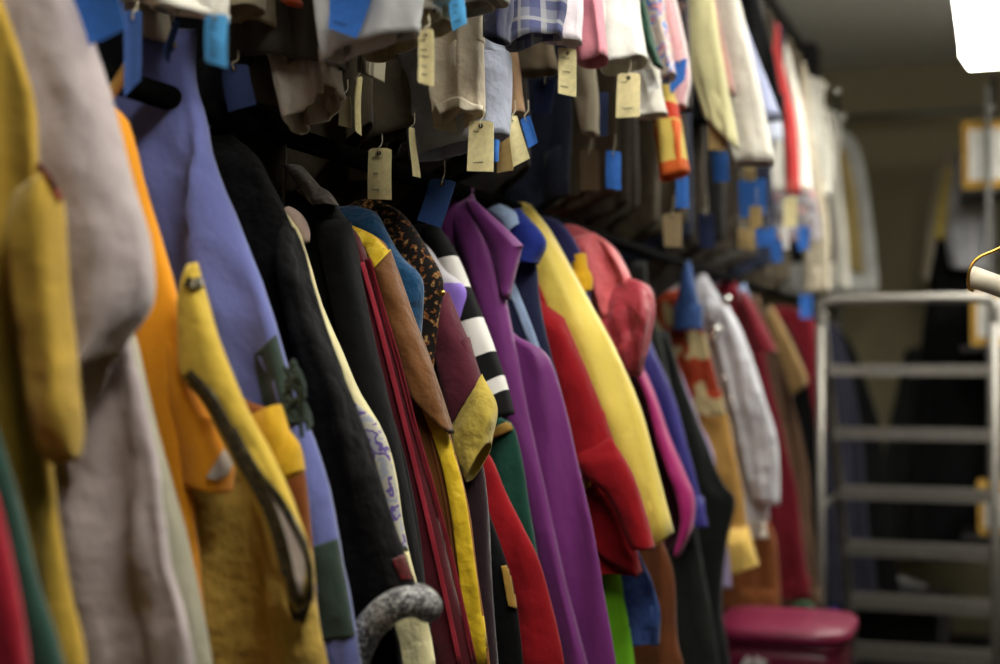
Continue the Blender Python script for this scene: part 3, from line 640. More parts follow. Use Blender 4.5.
upper('ribbed_shirt', 'grey ribbed shirt cuff behind the tall cream tag', 1.62, [(352, 0), (367, 52), (367, 76)], [(382, 0), (386, 50), (386, 84)], uvbands('ribbed_grey', [(0, (120, 112, 98)), (.5, (176, 168, 148))], 0, .8, 9))
upper('umber_coat', 'umber brown coat hem among the tags above the fur collar', 1.82, [(330, 0), (345, 160)], [(420, 0), (426, 126)], umber, 'coat')
g = upper('khaki_shirt', 'pale khaki shirt with rolled cuff above a square cream tag', 1.75, [(420, -20), (430, 70), (438, 130)], [(480, -20), (484, 50), (484, 112)], C('khaki_grey_cotton', (182, 168, 146), wrinkle=.6), fold=.014)
trim(g, 'rolled_cuff', [(437, 110), (456, 102), (470, 108), (485, 112)], 11, C('khaki_roll', (196, 184, 162)), off=.014, th=.014)
upper('blue_grey_shirt', 'blue-grey shirt with wide hem behind the khaki shirt', 1.84, [(392, 0), (408, 100), (416, 162)], [(500, 0), (513, 60), (511, 136)], C('blue_grey_cotton', (158, 164, 184), wrinkle=.5), fold=.016, th=.08)
upper('navy_shirt', 'dark navy shirt hem left of the plaid shirt', 1.72, [(476, -60), (488, 40)], [(508, -60), (512, 46)], C('dark_navy_cotton', (38, 40, 72)))
upper('plaid_shirt', 'blue and grey plaid shirt left of the lavender shirt', 1.86, [(490, -60), (505, 52)], [(560, -60), (562, 34)], plaid('blue_plaid', (134, 136, 152), (74, 78, 120), (168, 168, 172), 34))
upper('tan_strap_jacket', 'tan jacket edge beside the blue-grey shirt', 1.94, [(502, 0), (510, 60), (516, 116)], [(512, 0), (517, 56), (524, 112)], C('camel_wool', (172, 134, 98)), 'jacket', th=.03)
upper('lavender_shirt', 'pale lavender shirt hem above a cream tag', 1.98, [(534, -60), (545, 44)], [(574, -60), (581, 42)], C('pale_lavender_cotton', (226, 214, 224)))
upper('pink_shirt', 'pink shirt with long sleeve right of the lavender shirt', 2.07, [(562, -60), (580, 66)], [(592, -60), (609, 58)], C('pink_cotton', (228, 138, 156)), th=.07)
upper('mushroom_shirt', 'mushroom brown hem behind the cream tag under the lavender shirt', 2.12, [(500, 0), (516, 80)], [(550, 0), (560, 72)], C('mushroom_cotton', (128, 114, 90)))
upper('towelling_robe', 'thick white robe sleeve above a cream tag', 2.24, [(588, -60), (601, 30), (606, 76)], [(628, -60), (642, 20), (649, 60)], C('white_towelling', (220, 220, 214), weave=250, bump=.8), 'robe', th=.1)
upper('sand_shirt', 'sand coloured sleeve hanging low right of a cream tag', 2.32, [(566, 20), (577, 95), (586, 136)], [(590, 20), (598, 95), (598, 134)], C('sand_cotton', (176, 164, 140)))
upper('green_jacket', 'green jacket edge right of the thick white sleeve', 2.37, [(616, -60), (640, 30), (654, 66)], [(632, -60), (653, 34), (664, 68)], C('forest_green', (34, 72, 54)), 'jacket', th=.05)
upper('floral_shirt', 'pink, blue and white floral shirt right of the green edge', 2.52, [(628, -60), (646, 40), (660, 82)], [(654, -60), (668, 24), (677, 76)], spotted('floral_print', [(0, (205, 190, 180)), (.45, (222, 205, 200)), (.52, (60, 130, 215)), (.58, (214, 150, 160)), (.66, (230, 220, 210))], 42))
upper('white_cuffed_shirt', 'white shirt cuff behind the cream tag of the thick white sleeve', 2.44, [(630, 20), (634, 90), (638, 120)], [(650, 20), (662, 90), (668, 114)], w1)
upper('black_floral_shirt', 'black floral shirt left of the pale yellow shirt', 2.78, [(648, -60), (660, 112)], [(682, -60), (693, 112)], spotted('dark_floral', [(0, (38, 34, 38)), (.55, (110, 84, 78)), (.6, (44, 40, 44))], 40))
g = upper('braided_costume', 'yellow costume sleeve ringed with red bands', 2.62, [(644, 60), (655, 120), (662, 182)], [(668, 60), (681, 115), (692, 174)], uvbands('yellow_red_bands', [(0, (190, 90, 60)), (.62, (196, 168, 84)), (.72, (176, 58, 42)), (.76, (200, 172, 90)), (.85, (184, 60, 40)), (.885, (200, 175, 90)), (.97, (196, 92, 42))], 1), 'costume', th=.07)
upper('pink_striped_shirt', 'pink striped shirt hem behind the yellow and red sleeve', 2.7, [(668, 40), (674, 110)], [(686, 40), (688, 108)], uvbands('pink_stripes', [(0, (222, 130, 150)), (.5, (235, 215, 215))], 0, .85, 8))
upper('pale_yellow_shirt', 'pale yellow shirt right of the black floral shirt', 3.02, [(670, -60), (690, 60), (706, 118)], [(702, -60), (722, 50), (740, 152)], C('pale_yellow_cotton', (226, 218, 160)), th=.09)
upper('brick_shirt', 'muted pink shirt edge between the yellow and white shirts', 3.12, [(690, -60), (706, 20), (720, 90)], [(704, -60), (718, 10), (736, 96)], C('muted_rose', (196, 140, 130)))
upper('white_blouse', 'long white blouse with wide cuff, brightest on the upper rail', 3.24, [(688, -60), (712, 60), (734, 166)], [(722, -60), (752, 50), (776, 164)], C('bright_white_cotton', (232, 226, 214), wrinkle=.6), 'blouse', th=.1)
upper('lilac_shirt', 'pale blue-lilac shirt edge right of the white blouse', 3.36, [(704, -60), (730, 30), (762, 120)], [(718, -60), (748, 30), (782, 118)], C('blue_lilac_cotton', (172, 180, 220)), th=.06)
garment('black_jacket', 'black jacket on the upper rail between two white shirts', 'jacket', 3.9, [(690, -160), (722, -110), (752, -20), (772, 50), (784, 120)], black, hem=None, fold=.01, group='shirts on the upper rail')
wf = C('soft_white_cotton', (222, 218, 206))
garment('white_shirt', 'white shirt right of the black jacket on the upper rail', 'shirt', 5.1, [(768, 38), (784, 40), (796, 76), (806, 130), (812, 190)], wf, hem=None, fold=.014)
upper('red_shirt', 'red shirt strip between two white shirts on the upper rail', 4.8, [(772, 60), (782, 120), (786, 196)], [(782, 60), (796, 120), (801, 194)], C('coral_red', (180, 46, 46)), th=.05)
garment('blue_white_shirt', 'bluish white shirt right of the black jacket, partly hiding the red strip', 'shirt', 4.5, [(740, 20), (764, 40), (776, 90), (784, 140)], C('bluish_white', (190, 196, 216)), hem=None, fold=.012)
upper('white_tunic', 'white tunic, last pale garment before the grey jacket on the upper rail', 5.9, [(794, 96), (804, 140), (818, 190)], [(824, 100), (832, 148), (831, 196)], wf, 'tunic', shoulder=.26)
garment('patterned_shirt', 'grey patterned shirt below the white shirts on the upper rail', 'shirt', 5.4, [(780, 60), (800, 90), (812, 170), (820, 215), (822, 240)], spotted('grey_print', [(0, (150, 145, 150)), (.5, (95, 92, 98)), (.6, (190, 150, 150))], 30), hem=None, fold=.012)
garment('black_shirt', 'black shirt hanging below the white tunic on the upper rail', 'shirt', 6.3, [(802, 90), (820, 110), (828, 180), (834, 230), (836, 262)], black, hem=None, fold=.014)
upper('long_white_coat', 'long white coat left of the grey jacket at the far end', 6.75, [(820, 170), (827, 230), (834, 286)], [(840, 170), (847, 232), (851, 290)], wf, 'coat')
g = garment('grey_jacket', 'light grey jacket with tan lapel, last on the upper rail', 'jacket', 7.3, [(828, 128), (846, 132), (860, 150), (869, 192), (876, 250), (879, 292)], C('light_grey_wool', (176, 176, 174)), hem=None, fold=.012)
patch(g, 'lapel', [(838, 150), (844, 200), (846, 270)], [(846, 145), (858, 205), (864, 275)], C('tan_lapel', (160, 138, 84)), label='tan lapel', off=.01)
upper('oatmeal_dress', 'oatmeal dress hanging low left of the ladder top', 5.55, [(786, 130), (800, 220), (806, 294)], [(812, 130), (828, 215), (831, 292)], C('oatmeal_linen', (186, 174, 150)), 'dress')

rng = random.Random(3)
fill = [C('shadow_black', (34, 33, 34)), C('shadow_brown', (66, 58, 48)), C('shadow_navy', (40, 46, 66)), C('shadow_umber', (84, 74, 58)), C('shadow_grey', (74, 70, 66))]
def rail_px(Y, x, z): return z
for k in range(5, 29):  # fill garments added to keep the gap dark and cover the lit wall
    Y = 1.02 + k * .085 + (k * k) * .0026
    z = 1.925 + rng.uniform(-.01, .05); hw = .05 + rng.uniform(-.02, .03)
    r = thing('dark_fill_garment', 'indistinct dark fill garment added behind the paper tags to deepen the shade', 'garment', (RX, Y, z), 'added dark fill garments below the upper rail')
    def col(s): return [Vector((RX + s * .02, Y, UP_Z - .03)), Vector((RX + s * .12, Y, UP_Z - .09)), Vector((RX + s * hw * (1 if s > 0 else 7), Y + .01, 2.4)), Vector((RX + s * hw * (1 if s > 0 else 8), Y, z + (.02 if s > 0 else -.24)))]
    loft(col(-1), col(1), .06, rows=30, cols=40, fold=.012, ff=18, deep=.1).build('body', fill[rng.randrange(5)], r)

# ------------------------------------------------------------------ paper tags
ink = solid('ink', (30, 34, 48), .8); hole_m = solid('eyelet_shadow', (40, 34, 28), .8); string_m = solid('cotton_string', (200, 190, 165), .9)
paper = {}
def pm(n, rgb):
    if n not in paper: paper[n] = solid('card_' + n, rgb, .75, nscale=120, nbump=.05)
    return paper[n]
PC = {'bright blue': (84, 168, 228), 'blue': (48, 108, 196), 'dark blue': (40, 72, 130), 'navy': (30, 44, 84), 'cream': (236, 222, 168), 'tan': (196, 168, 112), 'brown': (104, 86, 66), 'white': (226, 224, 220), 'dim': (150, 134, 100)}  # 'dim' is pale card with its shade painted in
def swing(q, Y, colr, label, dY=0.0, marks=0, up=22, hole=True):
    """a card tag on a string: q = corners TL, TR, BR, BL"""
    a, b2, c, d = P(*q[0], Y), P(*q[1], Y + dY), P(*q[2], Y + dY), P(*q[3], Y)
    tl, tr, br, bl = a, b2, c, d
    nrm = (tr - tl).cross(bl - tl).normalized()
    if nrm.y > 0: nrm = -nrm
    root = thing('paper_tag', label, 'tag', tuple((bl + br) / 2), colr + ' paper tags below the upper rail')
    root_y[root.name] = Y
    mb = MB(); W = 6; HH = 10; v = []; f = []; SEED[0] += 1
    def at(u, w):
        p = tl.lerp(tr, u).lerp(bl.lerp(br, u), w); return p + nrm * (.0022 * math.sin(3.0 * w + SEED[0]) + .0012 * math.sin(4 * u + SEED[0]))
    for s in (0, 1):
        for i in range(HH + 1):
            for j in range(W + 1):
                u, w = j / W, i / HH
                if i == 0 and j in (0, W): w = .035     # clipped corners
                v.append(at(u, w) + nrm * (-.0009 * s))
    n = W + 1; K = n * (HH + 1)
    for i in range(HH):
        for j in range(W):
            k = i * n + j; f.append((k, k + n, k + n + 1, k + 1)); f.append((K + k, K + k + 1, K + k + n + 1, K + k + n))
    loop = [j for j in range(n)] + [i * n + W for i in range(1, HH + 1)] + [HH * n + j for j in range(W - 1, -1, -1)] + [i * n for i in range(HH - 1, 0, -1)]
    for p, r in zip(loop, loop[1:] + loop[:1]): f.append((p, r, K + r, K + p))
    mb.add(v, f); card = mb.build('card', pm(colr, PC[colr]), root, False)
    w_ = (tr - tl).length
    if hole:
        h0 = at(.5, .1); ux = (tr - tl).normalized(); uz = (tl - bl).normalized(); e = MB(); r = min(.0035, w_ * .09)
        e.rings([[h0 + nrm * o + (ux * math.cos(t) + uz * math.sin(t)) * r for t in [2 * math.pi * k / 12 for k in range(12)]] for o in (.0004, .0012)]); e.build('eyelet', hole_m, root)
        s = MB(); top = h0 + Vector((.002, .004, up / FPX * Y))
        s.tube(resample([h0 + nrm * .0012 - uz * .002, h0 + nrm * .003 + uz * .006, h0.lerp(top, .5) + Vector((.002, 0, 0)), top], 12), .0007, 6); s.build('string', string_m, root)
    if marks:
        rng = random.Random(SEED[0])
        for k in range(marks):
            w0 = .2 + .62 * k / max(1, marks - 1) + rng.uniform(-.02, .02); u0 = rng.uniform(.12, .3); u1 = u0 + rng.uniform(.2, .5)
            pts = [at(u0 + (u1 - u0) * i / 7, w0 + rng.uniform(-.018, .018)) + nrm * .0009 for i in range(8)]
            e = MB(); e.tube(pts, .00045, 5); e.build('handwriting', ink, root)
    return root
swing([(62, -34), (108, -34), (126, 28), (83, 47)], 1.0, 'blue', 'large blue paper tag hanging in the top left corner')
swing([(124, 10), (142, 10), (141, 80), (124, 97)], 1.15, 'dark blue', 'long dark blue tag left of the periwinkle robe', .01)
swing([(171, 18), (178, 20), (171, 64), (164, 52)], 1.225, 'dark blue', 'narrow dark blue tag turned sideways at the top of the periwinkle robe', .03)
swing([(205, 14), (227, 14), (227, 68), (206, 62)], 1.1, 'bright blue', 'bright blue tag with handwriting hanging below the white cuff', marks=6, up=40)
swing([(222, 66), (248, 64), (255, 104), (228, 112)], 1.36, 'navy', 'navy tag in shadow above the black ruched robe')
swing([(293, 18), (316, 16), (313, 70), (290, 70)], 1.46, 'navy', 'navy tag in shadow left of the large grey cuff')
swing([(330, -16), (377, -16), (356, 38), (328, 28)], 1.29, 'blue', 'blue tag with a scribble lying over the large grey cuff', marks=2)
swing([(417, 30), (433, 28), (434, 87), (418, 82)], 1.37, 'cream', 'tall cream tag with handwriting under the navy bound cuff', marks=5)
swing([(445, -10), (462, -10), (468, 24), (453, 31)], 1.42, 'bright blue', 'bright blue tag with handwriting at the top centre', marks=4)
swing([(368, 148), (391, 148), (392, 200), (368, 199)], 1.72, 'cream', 'cream tag hanging just above the teal sweater', marks=3)
swing([(357, 78), (362, 76), (360, 136), (355, 130)], 1.63, 'cream', 'cream tag seen edge-on above and left of the teal sweater', .035)
swing([(411, 127), (415, 128), (418, 178), (412, 176)], 1.72, 'cream', 'cream tag seen edge-on left of the square cream tag', .035)
swing([(348, 150), (369, 150), (369, 180), (348, 180)], 1.8, 'dim', 'beige tag coloured dim for shade, tucked behind the cream tag over the teal sweater')
swing([(430, 178), (456, 181), (441, 228), (417, 220)], 1.8, 'dark blue', 'tilted dark blue tag left of the purple robe top', up=26)
swing([(468, 120), (493, 121), (494, 172), (467, 171)], 1.73, 'cream', 'square-set cream tag in front of the blue-grey shirt', marks=2)
swing([(492, 138), (499, 140), (499, 162), (494, 162)], 1.77, 'blue', 'blue tag sliver behind the square-set cream tag', hole=False)
swing([(498, 130), (512, 124), (513, 170), (497, 173)], 1.88, 'tan', 'tan tag right of the square-set cream tag')
swing([(508, 118), (517, 115), (529, 158), (513, 167)], 1.86, 'cream', 'tilted cream tag right of the tan tag')
swing([(521, 120), (530, 115), (537, 142), (528, 148)], 1.93, 'blue', 'small tilted blue tag right of the tilted cream tag')
swing([(558, 47), (576, 49), (576, 97), (558, 93)], 1.98, 'cream', 'cream tag hanging under the pale lavender shirt', marks=3)
swing([(534, 80), (556, 78), (551, 115), (532, 113)], 2.15, 'navy', 'navy tag left below the tag of the lavender shirt')
swing([(617, 73), (640, 73), (640, 117), (616, 118)], 2.19, 'cream', 'cream tag hanging under the thick white sleeve', marks=2)
swing([(606, 150), (621, 152), (621, 190), (606, 188)], 2.42, 'blue', 'blue tag hanging alone in the dark above the pink blouse')
swing([(597, 92), (609, 92), (607, 136), (598, 136)], 2.36, 'navy', 'navy tag left of the cream tag under the thick white sleeve', hole=False)
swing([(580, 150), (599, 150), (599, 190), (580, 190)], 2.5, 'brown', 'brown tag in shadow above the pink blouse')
swing([(641, 70), (652, 68), (660, 88), (648, 92)], 2.38, 'white', 'small white tag right of the cream tag under the thick white sleeve')
swing([(672, 62), (687, 58), (685, 80), (668, 97)], 2.58, 'blue', 'tilted blue tag at the hem of the floral shirt')
swing([(676, 178), (688, 176), (689, 208), (676, 208)], 2.74, 'blue', 'blue tag below the yellow and red banded sleeve')
swing([(707, 112), (725, 112), (726, 150), (709, 150)], 3.0, 'tan', 'tan tag in front of the pale yellow shirt hem')
swing([(712, 152), (728, 152), (729, 181), (714, 182)], 3.12, 'blue', 'blue tag under the tan tag of the pale yellow shirt')
swing([(742, 156), (755, 158), (756, 180), (745, 181)], 3.3, 'cream', 'cream tag at the hem of the long white blouse')
swing([(738, 180), (766, 178), (766, 214), (740, 218)], 3.5, 'blue', 'broad blue tag below the long white blouse')
swing([(784, 198), (797, 196), (797, 226), (783, 228)], 4.2, 'cream', 'cream tag right of the broad blue tag')
swing([(749, 206), (762, 206), (762, 226), (750, 231)], 3.45, 'tan', 'tan tag overlapping the bottom of the broad blue tag')
swing([(755, 230), (777, 227), (776, 246), (758, 247)], 3.9, 'blue', 'blue tag below the overlapping tan tag')
swing([(738, 228), (754, 230), (754, 250), (738, 248)], 3.75, 'tan', 'tan tag lowest below the broad blue tag')
swing([(770, 242), (782, 240), (782, 262), (772, 262)], 4.3, 'blue', 'small blue tag above the garnet coat')
swing([(798, 226), (810, 226), (809, 250), (798, 250)], 4.9, 'blue', 'small blue tag in front of the oatmeal dress')
swing([(800, 294), (813, 294), (812, 318), (800, 318)], 5.4, 'blue', 'blue tag under the oatmeal dress, above the wine red jacket')
swing([(662, 214), (682, 212), (682, 247), (664, 247)], 2.95, 'dim', 'tan tag coloured dim for shade, above the steel blue yoke')
swing([(778, 226), (786, 226), (790, 249), (784, 250)], 4.1, 'white', 'narrow white tag beside the cream tag')
swing([(698, 214), (714, 214), (715, 248), (700, 248)], 3.35, 'navy', 'navy tag in shadow above the silver jacket')
swing([(275, 80), (297, 78), (296, 110), (275, 112)], 1.6, 'brown', 'cream tag coloured brown for shade, left of the ruffled cuff')  # cream card toned brown to paint its shade
swing([(340, 96), (351, 96), (350, 128), (338, 125)], 1.7, 'dim', 'cream tag coloured dim for shade, right of the ruffled cuff')

# ------------------------------------------------------------------ ladder
ladder_steel = solid('ladder_steel', (140, 136, 130), .42, .6)
LT = 1.842
def lad_y(z): return 5.12 + (LT - z) * .72
xl, xr = -.625, -.035
t = thing('rolling_ladder', 'grey steel rolling stepladder standing at the end of the aisle', 'ladder', ((xl + xr) / 2, 5.5, 0))
for x in (xl, xr):
    b = MB(); b.tube(resample([Vector((x, lad_y(LT) - .0, LT - .025)), Vector((x, lad_y(1.2) + .04, 1.2)), Vector((x, lad_y(.1), .12))], 10), .017, 12); b.build('side_rail', ladder_steel, t)
    b = MB(); b.tube([Vector((x, lad_y(LT) - .03, LT)), Vector((x, lad_y(LT) - .06, .1))], .016, 12); b.build('rear_post', ladder_steel, t)
    for y in (lad_y(LT) - .06, lad_y(.1)):
        b = MB(); b.tube([Vector((x - .014, y, .05)), Vector((x + .014, y, .05))], .05, 20); b.build('wheel', solid('rubber', (30, 30, 30), .7), t)
b = MB(); y = lad_y(LT) - .03
b.tube(resample([Vector((xl, y, LT - .085)), Vector((xl + .005, y, LT - .02)), Vector((xl + .04, y, LT)), Vector((-.35, y, LT + .003)), Vector((xr - .04, y, LT)), Vector((xr - .005, y, LT - .02)), Vector((xr, y, LT - .085))], 40), .018, 12); b.build('top_rail', ladder_steel, t)
for k in range(1, 8):
    z = LT - .24 * k; y = lad_y(z); b = MB()
    b.box((xl + .012, y - .1, z - .03), (xr - .012, y - .092, z + .008)); b.box((xl + .012, y + .092, z - .03), (xr - .012, y + .1, z + .008))
    for i in range(8): b.box((xl + .014, y - .085 + .022 * i, z - .012), (xr - .014, y - .079 + .022 * i, z + .004))
    n = 26
    for i in range(n):
        x = xl + .02 + (xr - xl - .04) * i / (n - 1); b.box((x - .003, y - .095, z - .008), (x + .003, y + .095, z + .006))
        b.box((x - .006, y - .104, z - .004), (x + .006, y - .092, z + .012))
    b.build('tread', ladder_steel, t, False)
for z in (.35, 1.1):
    b = MB(); b.tube([Vector((xl, lad_y(LT) - .05, z)), Vector((xl, lad_y(z), z))], .01, 8); b.build('brace', ladder_steel, t)
    b = MB(); b.tube([Vector((xr, lad_y(LT) - .05, z)), Vector((xr, lad_y(z), z))], .01, 8); b.build('brace', ladder_steel, t)
# ------------------------------------------------------------------ bin
plum = solid('magenta_plastic', (104, 18, 50), .38, spec=.5); plum_lid = solid('pink_magenta_plastic', (118, 26, 60), .4, spec=.5)
bx, by, bz = -.592, 4.0, .89
t = thing('lidded_bin', 'magenta plastic bin with flat lid standing under the coats', 'bin', (bx, by, 0))
def rrect(hx, hy, z, r=.06, n=6):
    out = []
    for cx, cy, a0 in ((hx - r, hy - r, 0), (-hx + r, hy - r, 90), (-hx + r, -hy + r, 180), (hx - r, -hy + r, 270)):
        for k in range(n + 1):
            a = math.radians(a0 + 90 * k / n); out.append(Vector((bx + cx + r * math.cos(a), by + cy + r * math.sin(a), z)))
    return out
b = MB(); b.rings([rrect(.13, .135, 0), rrect(.14, .145, .02), rrect(.17, .17, bz - .1), rrect(.172, .172, bz - .045)]); b.build('bin_body', plum, t)
b = MB(); b.rings([rrect(.174, .174, bz - .062), rrect(.178, .178, bz - .058), rrect(.178, .178, bz - .044), rrect(.174, .174, bz - .04)]); b.build('rim', plum, t)
b = MB(); b.rings([rrect(.185, .19, bz - .038, .09), rrect(.193, .198, bz - .032, .1), rrect(.193, .198, bz - .01, .1), rrect(.182, .187, bz, .09), rrect(.05, .06, bz + .006, .04)]); b.build('lid', plum_lid, t)
wht = solid('white_print', (215, 205, 205), .6)
b = MB(); cz = bz - .142; cy = by - .178
for k in range(3):
    a0 = math.radians(90 + 120 * k); a1 = math.radians(90 + 120 * (k + 1)); r = .075
    p0 = Vector((bx - .062 + r * math.cos(a0), cy, cz + r * math.sin(a0))); p1 = Vector((bx - .062 + r * math.cos(a1), cy, cz + r * math.sin(a1)))
    d = (p1 - p0); u = d.normalized(); w = Vector((-u.z, 0, u.x))
    s0 = p0 + d * .14; s1 = p0 + d * .68; hd = p0 + d * .92
    v = [s0 + w * .011, s0 - w * .011, s1 - w * .011, s1 - w * .024, hd, s1 + w * .024, s1 + w * .011]
    b.rings([[q + Vector((0, .012, 0)) for q in v], v])
b.build('recycling_symbol', wht, t, False)
# ------------------------------------------------------------------ far end: shelf, boxes, clothes
blk = solid('black_laminate', (30, 30, 32), .6)
t = thing('shelf_unit', 'dark shelf unit with tall post behind the ladder', 'shelf', (.2, 7.15, 0))
for z in (.805, 1.705, 2.453):
    b = MB(); b.box((-.20, 6.95, z - .025), (.6, 7.36, z), bev=.004); b.build('shelf_board', blk, t, False)
for x, y, h_ in ((-.064, 6.935, 2.93), (.59, 6.935, 2.93), (-.064, 7.37, 2.93), (.59, 7.37, 2.93)):
    b = MB(); b.box((x - .013, y - .013, 0), (x + .013, y + .013, h_)); b.build('shelf_post', steel, t, False)
cardb = solid('tan_cardboard', (205, 160, 70), .8, nscale=60, nbump=.05); whitep = solid('white_paper', (240, 238, 232), .7)
for z, hh, x0, lab in ((2.455, .32, -.190, 'yellow-edged white box high on the shelf below the fluorescent light'), (1.707, .265, -.157, 'yellow-edged white box on the shelf behind the ladder top'), (.807, .24, -.132, 'yellow-edged white box low behind the ladder treads')):
    r = thing('storage_box', lab, 'box', (.04, 7.15, z), 'storage boxes on the back shelf')
    b = MB(); b.box((x0 + .006, 6.975, z), (.2, 7.32, z + hh - .02), bev=.004); b.build('box_body', cardb, r, False)
    b = MB(); b.box((x0 + .035, 6.966, z + .04), (.18, 6.977, z + hh - .04)); b.build('paper_label', whitep, r, False)
    b = MB(); b.box((x0, 6.968, z + hh - .03), (.206, 7.326, z + hh), bev=.004); b.build('box_lid', cardb, r, False)
# clothes on the cross rail
def far_garment(name, label, cat, Y, L, R, m, part='body', **kw):
    root = thing(name, label, cat, tuple((P(*L[-1], Y) + P(*R[-1], Y)) / 2)); root_y[root.name] = Y
    mb = loft(edge(L, Y), edge(R, Y), kw.pop('th', .1), **kw); mb.build(part, m, root); remember(root, mb); return root
g = far_garment('black_dress', 'long black dress at the back wall behind the ladder', 'dress', 7.55, [(948, 150), (938, 210), (930, 270), (920, 360), (912, 480), (905, 560)], [(958, 150), (978, 210), (990, 280), (994, 360), (996, 480), (998, 560)], black, fold=.03)
g = far_garment('pale_grey_jacket', 'pale grey jacket hanging left of the white storage box', 'jacket', 7.45, [(956, 152), (948, 190), (945, 230), (950, 268)], [(972, 152), (990, 180), (996, 230), (992, 272)], C('pale_grey_wool', (168, 170, 178)), fold=.02)
g = far_garment('beige_jacket', 'beige jacket with yellow lining left of the pale grey jacket', 'jacket', 7.5, [(948, 148), (936, 180), (929, 220), (922, 280)], [(956, 150), (954, 190), (940, 230), (928, 282)], C('beige_grey_wool', (152, 142, 120)), fold=.012)
sleeve(g, [(946, 168), (938, 205), (934, 238)], [(954, 166), (951, 205), (944, 240)], C('mustard_lining', (190, 165, 80)), 7.44, .05, name='lining', label='mustard yellow lining', twin=False)
far_garment('dark_gown', 'very dark gown low behind the ladder, left of the black dress', 'gown', 7.85, [(905, 350), (895, 400), (884, 460), (880, 560)], [(920, 345), (925, 400), (930, 460), (935, 560)], charcoal, fold=.03)
# low bench with shoes
t = thing('low_bench', 'low black bench at the back wall behind the ladder treads', 'bench', (-.53, 7.2, 0))
b = MB(); b.box((-.80, 7.0, .44), (-.26, 7.4, .48), bev=.006); b.build('bench_top', blk, t, False)
for x in (-.77, -.29):
    for y in (7.03, 7.37):
        b = MB(); b.box((x - .02, y - .02, 0), (x + .02, y + .02, .44)); b.build('leg', blk, t, False)
b = MB(); b.box((-.78, 7.38, .05), (-.28, 7.395, .44)); b.build('back_panel', blk, t, False)
def shoe(x, y, z, rz, label, m):
    r = thing('shoe', label, 'shoe', (x, y, z), 'shoes on the low bench'); cr, sr = math.cos(rz), math.sin(rz)
    def W(px, py, pz): return Vector((x + px * cr - py * sr, y + px * sr + py * cr, z + pz))
    def ring(px, w, h, base): return [W(px, w * math.cos(a), base + h * (.5 + .5 * math.sin(a)) ** .8) for a in [2 * math.pi * k / 14 for k in range(14)]]
    b = MB(); b.rings([ring(-.13, .02, .05, .02), ring(-.12, .034, .1, .018), ring(-.06, .036, .105, .018), ring(-.01, .036, .08, .018), ring(.06, .044, .055, .014), ring(.12, .036, .04, .012), ring(.14, .015, .02, .014)]); b.build('upper', m, r)
    b = MB(); b.rings([[W(px, s * w, pz) for px, w, s in [(-.135, .02, -1), (-.05, .033, -1), (.06, .046, -1), (.145, .016, -1), (.145, .016, 1), (.06, .046, 1), (-.05, .033, 1), (-.135, .02, 1)]] for pz in (0, .018)]); b.build('sole', blk, r)
gshoe = solid('grey_leather', (84, 82, 80), .5)
shoe(-.64, 7.18, .48, .4, 'grey shoe on the low bench seen between ladder treads', gshoe)
shoe(-.50, 7.2, .48, .2, 'grey shoe on the low bench, right one of the pair', gshoe)
# bags on the floor below the coats
def bag(name, label, x, y, sx, sy, h, m, seed):
    r = thing(name, label, 'bag', (x, y, 0)); rings = []; n = 26
    for i in range(11):
        w = i / 10; s = (math.sin(math.pi * min(.5, .14 + w * .8)) if w < .5 else 1 - .75 * ((w - .5) / .5) ** 1.6)
        rings.append([Vector((x + sx * s * math.cos(a) * (1 + .18 * noise.noise((math.cos(a) * 2, math.sin(a) * 2, w * 3 + seed))), y + sy * s * math.sin(a) * (1 + .18 * noise.noise((math.cos(a) * 2, math.sin(a) * 2, w * 3 + seed + 5))), h * w)) for a in [2 * math.pi * k / n for k in range(n)]])
    b = MB(); b.rings(rings); b.build('sack', m, r)
    b = MB(); top = Vector((x, y, h)); b.tube(resample([top + Vector((-.05, 0, -.01)), top + Vector((-.04, 0, .06)), top + Vector((0, 0, .09)), top + Vector((.04, 0, .06)), top + Vector((.05, 0, -.01))], 16), .006, 8); b.build('handle', m, r)
bag('green_bag', 'crumpled green bag on the floor behind the magenta bin', -.66, 4.88, .13, .13, .70, solid('green_plastic', (52, 120, 88), .4), 3)
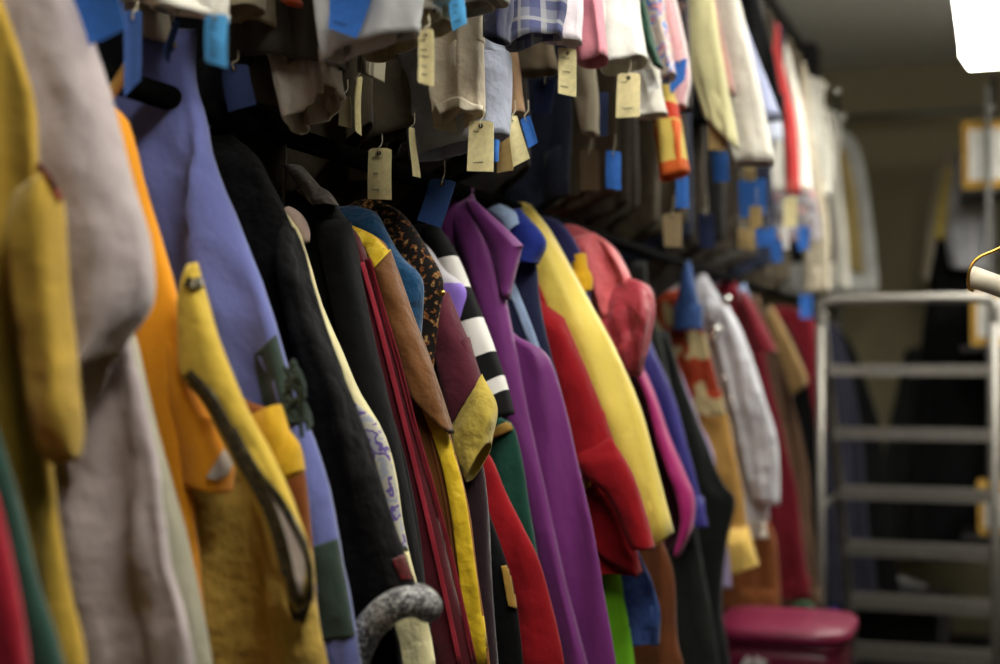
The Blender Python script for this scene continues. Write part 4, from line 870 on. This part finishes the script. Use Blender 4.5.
bag('blue_bag', 'blue bag on the floor left of the ladder foot', -.76, 6.6, .09, .1, .5, solid('blue_plastic', (34, 50, 150), .45), 8)
bag('black_bag', 'black bag on the floor left of the magenta bin', -.86, 3.55, .2, .2, .62, solid('black_plastic', (26, 26, 28), .4), 13)
# ------------------------------------------------------------------ trouser hanger at the right
t = thing('trouser_hanger', 'gold wire hanger with cream cardboard tube at the right edge', 'hanger', tuple(P(985, 275, 2.0)))
card_tube = solid('cream_card_tube', (226, 216, 196), .6)
a = P(971, 276, 2.0); c = P(1120, 330, 2.06)
b = MB(); b.tube([a + (c - a) * (i / 10) for i in range(11)], .0145, 18); b.build('card_tube', card_tube, t)
hk = P(1046, 222, 2.03)
b = MB(); b.tube(resample([P(974, 291, 1.985), P(968.5, 287, 1.985), P(969.5, 270, 1.985), P(978, 258, 1.99), P(1000, 248, 2.0), hk, P(1110, 280, 2.05), P(1126, 325, 2.06), P(1120, 336, 2.06)], 60), .0022, 8); b.build('wire', brass, t)
b = MB(); b.tube(resample([hk, hk + Vector((0, 0, .05)), hk + Vector((-.02, 0, .075)), hk + Vector((0, 0, .098)), hk + Vector((.022, 0, .08))], 24), .0022, 8); b.build('hook', brass, t)
t = thing('side_rail', 'steel rail at the right of the aisle carrying the gold wire hanger', 'clothes rack', (hk.x, 2, 0))
b = MB(); b.tube([Vector((hk.x + .002, 1.5, hk.z + .08)), Vector((hk.x + .002, 2.6, hk.z + .08))], .012, 12); b.build('rail', dark_steel, t)
b = MB(); b.tube([Vector((hk.x + .002, 2.6, 0)), Vector((hk.x + .002, 2.6, hk.z + .12))], .014, 12); b.build('upright', dark_steel, t)
b = MB(); b.tube([Vector((hk.x + .002, 1.5, 0)), Vector((hk.x + .002, 1.5, hk.z + .12))], .014, 12); b.build('upright', dark_steel, t)
# ------------------------------------------------------------------ ambient
w = bpy.data.worlds.new('world'); SC.world = w; w.use_nodes = True
w.node_tree.nodes['Background'].inputs[0].default_value = (.05, .05, .05, 1)
SC.cycles.use_denoising = True
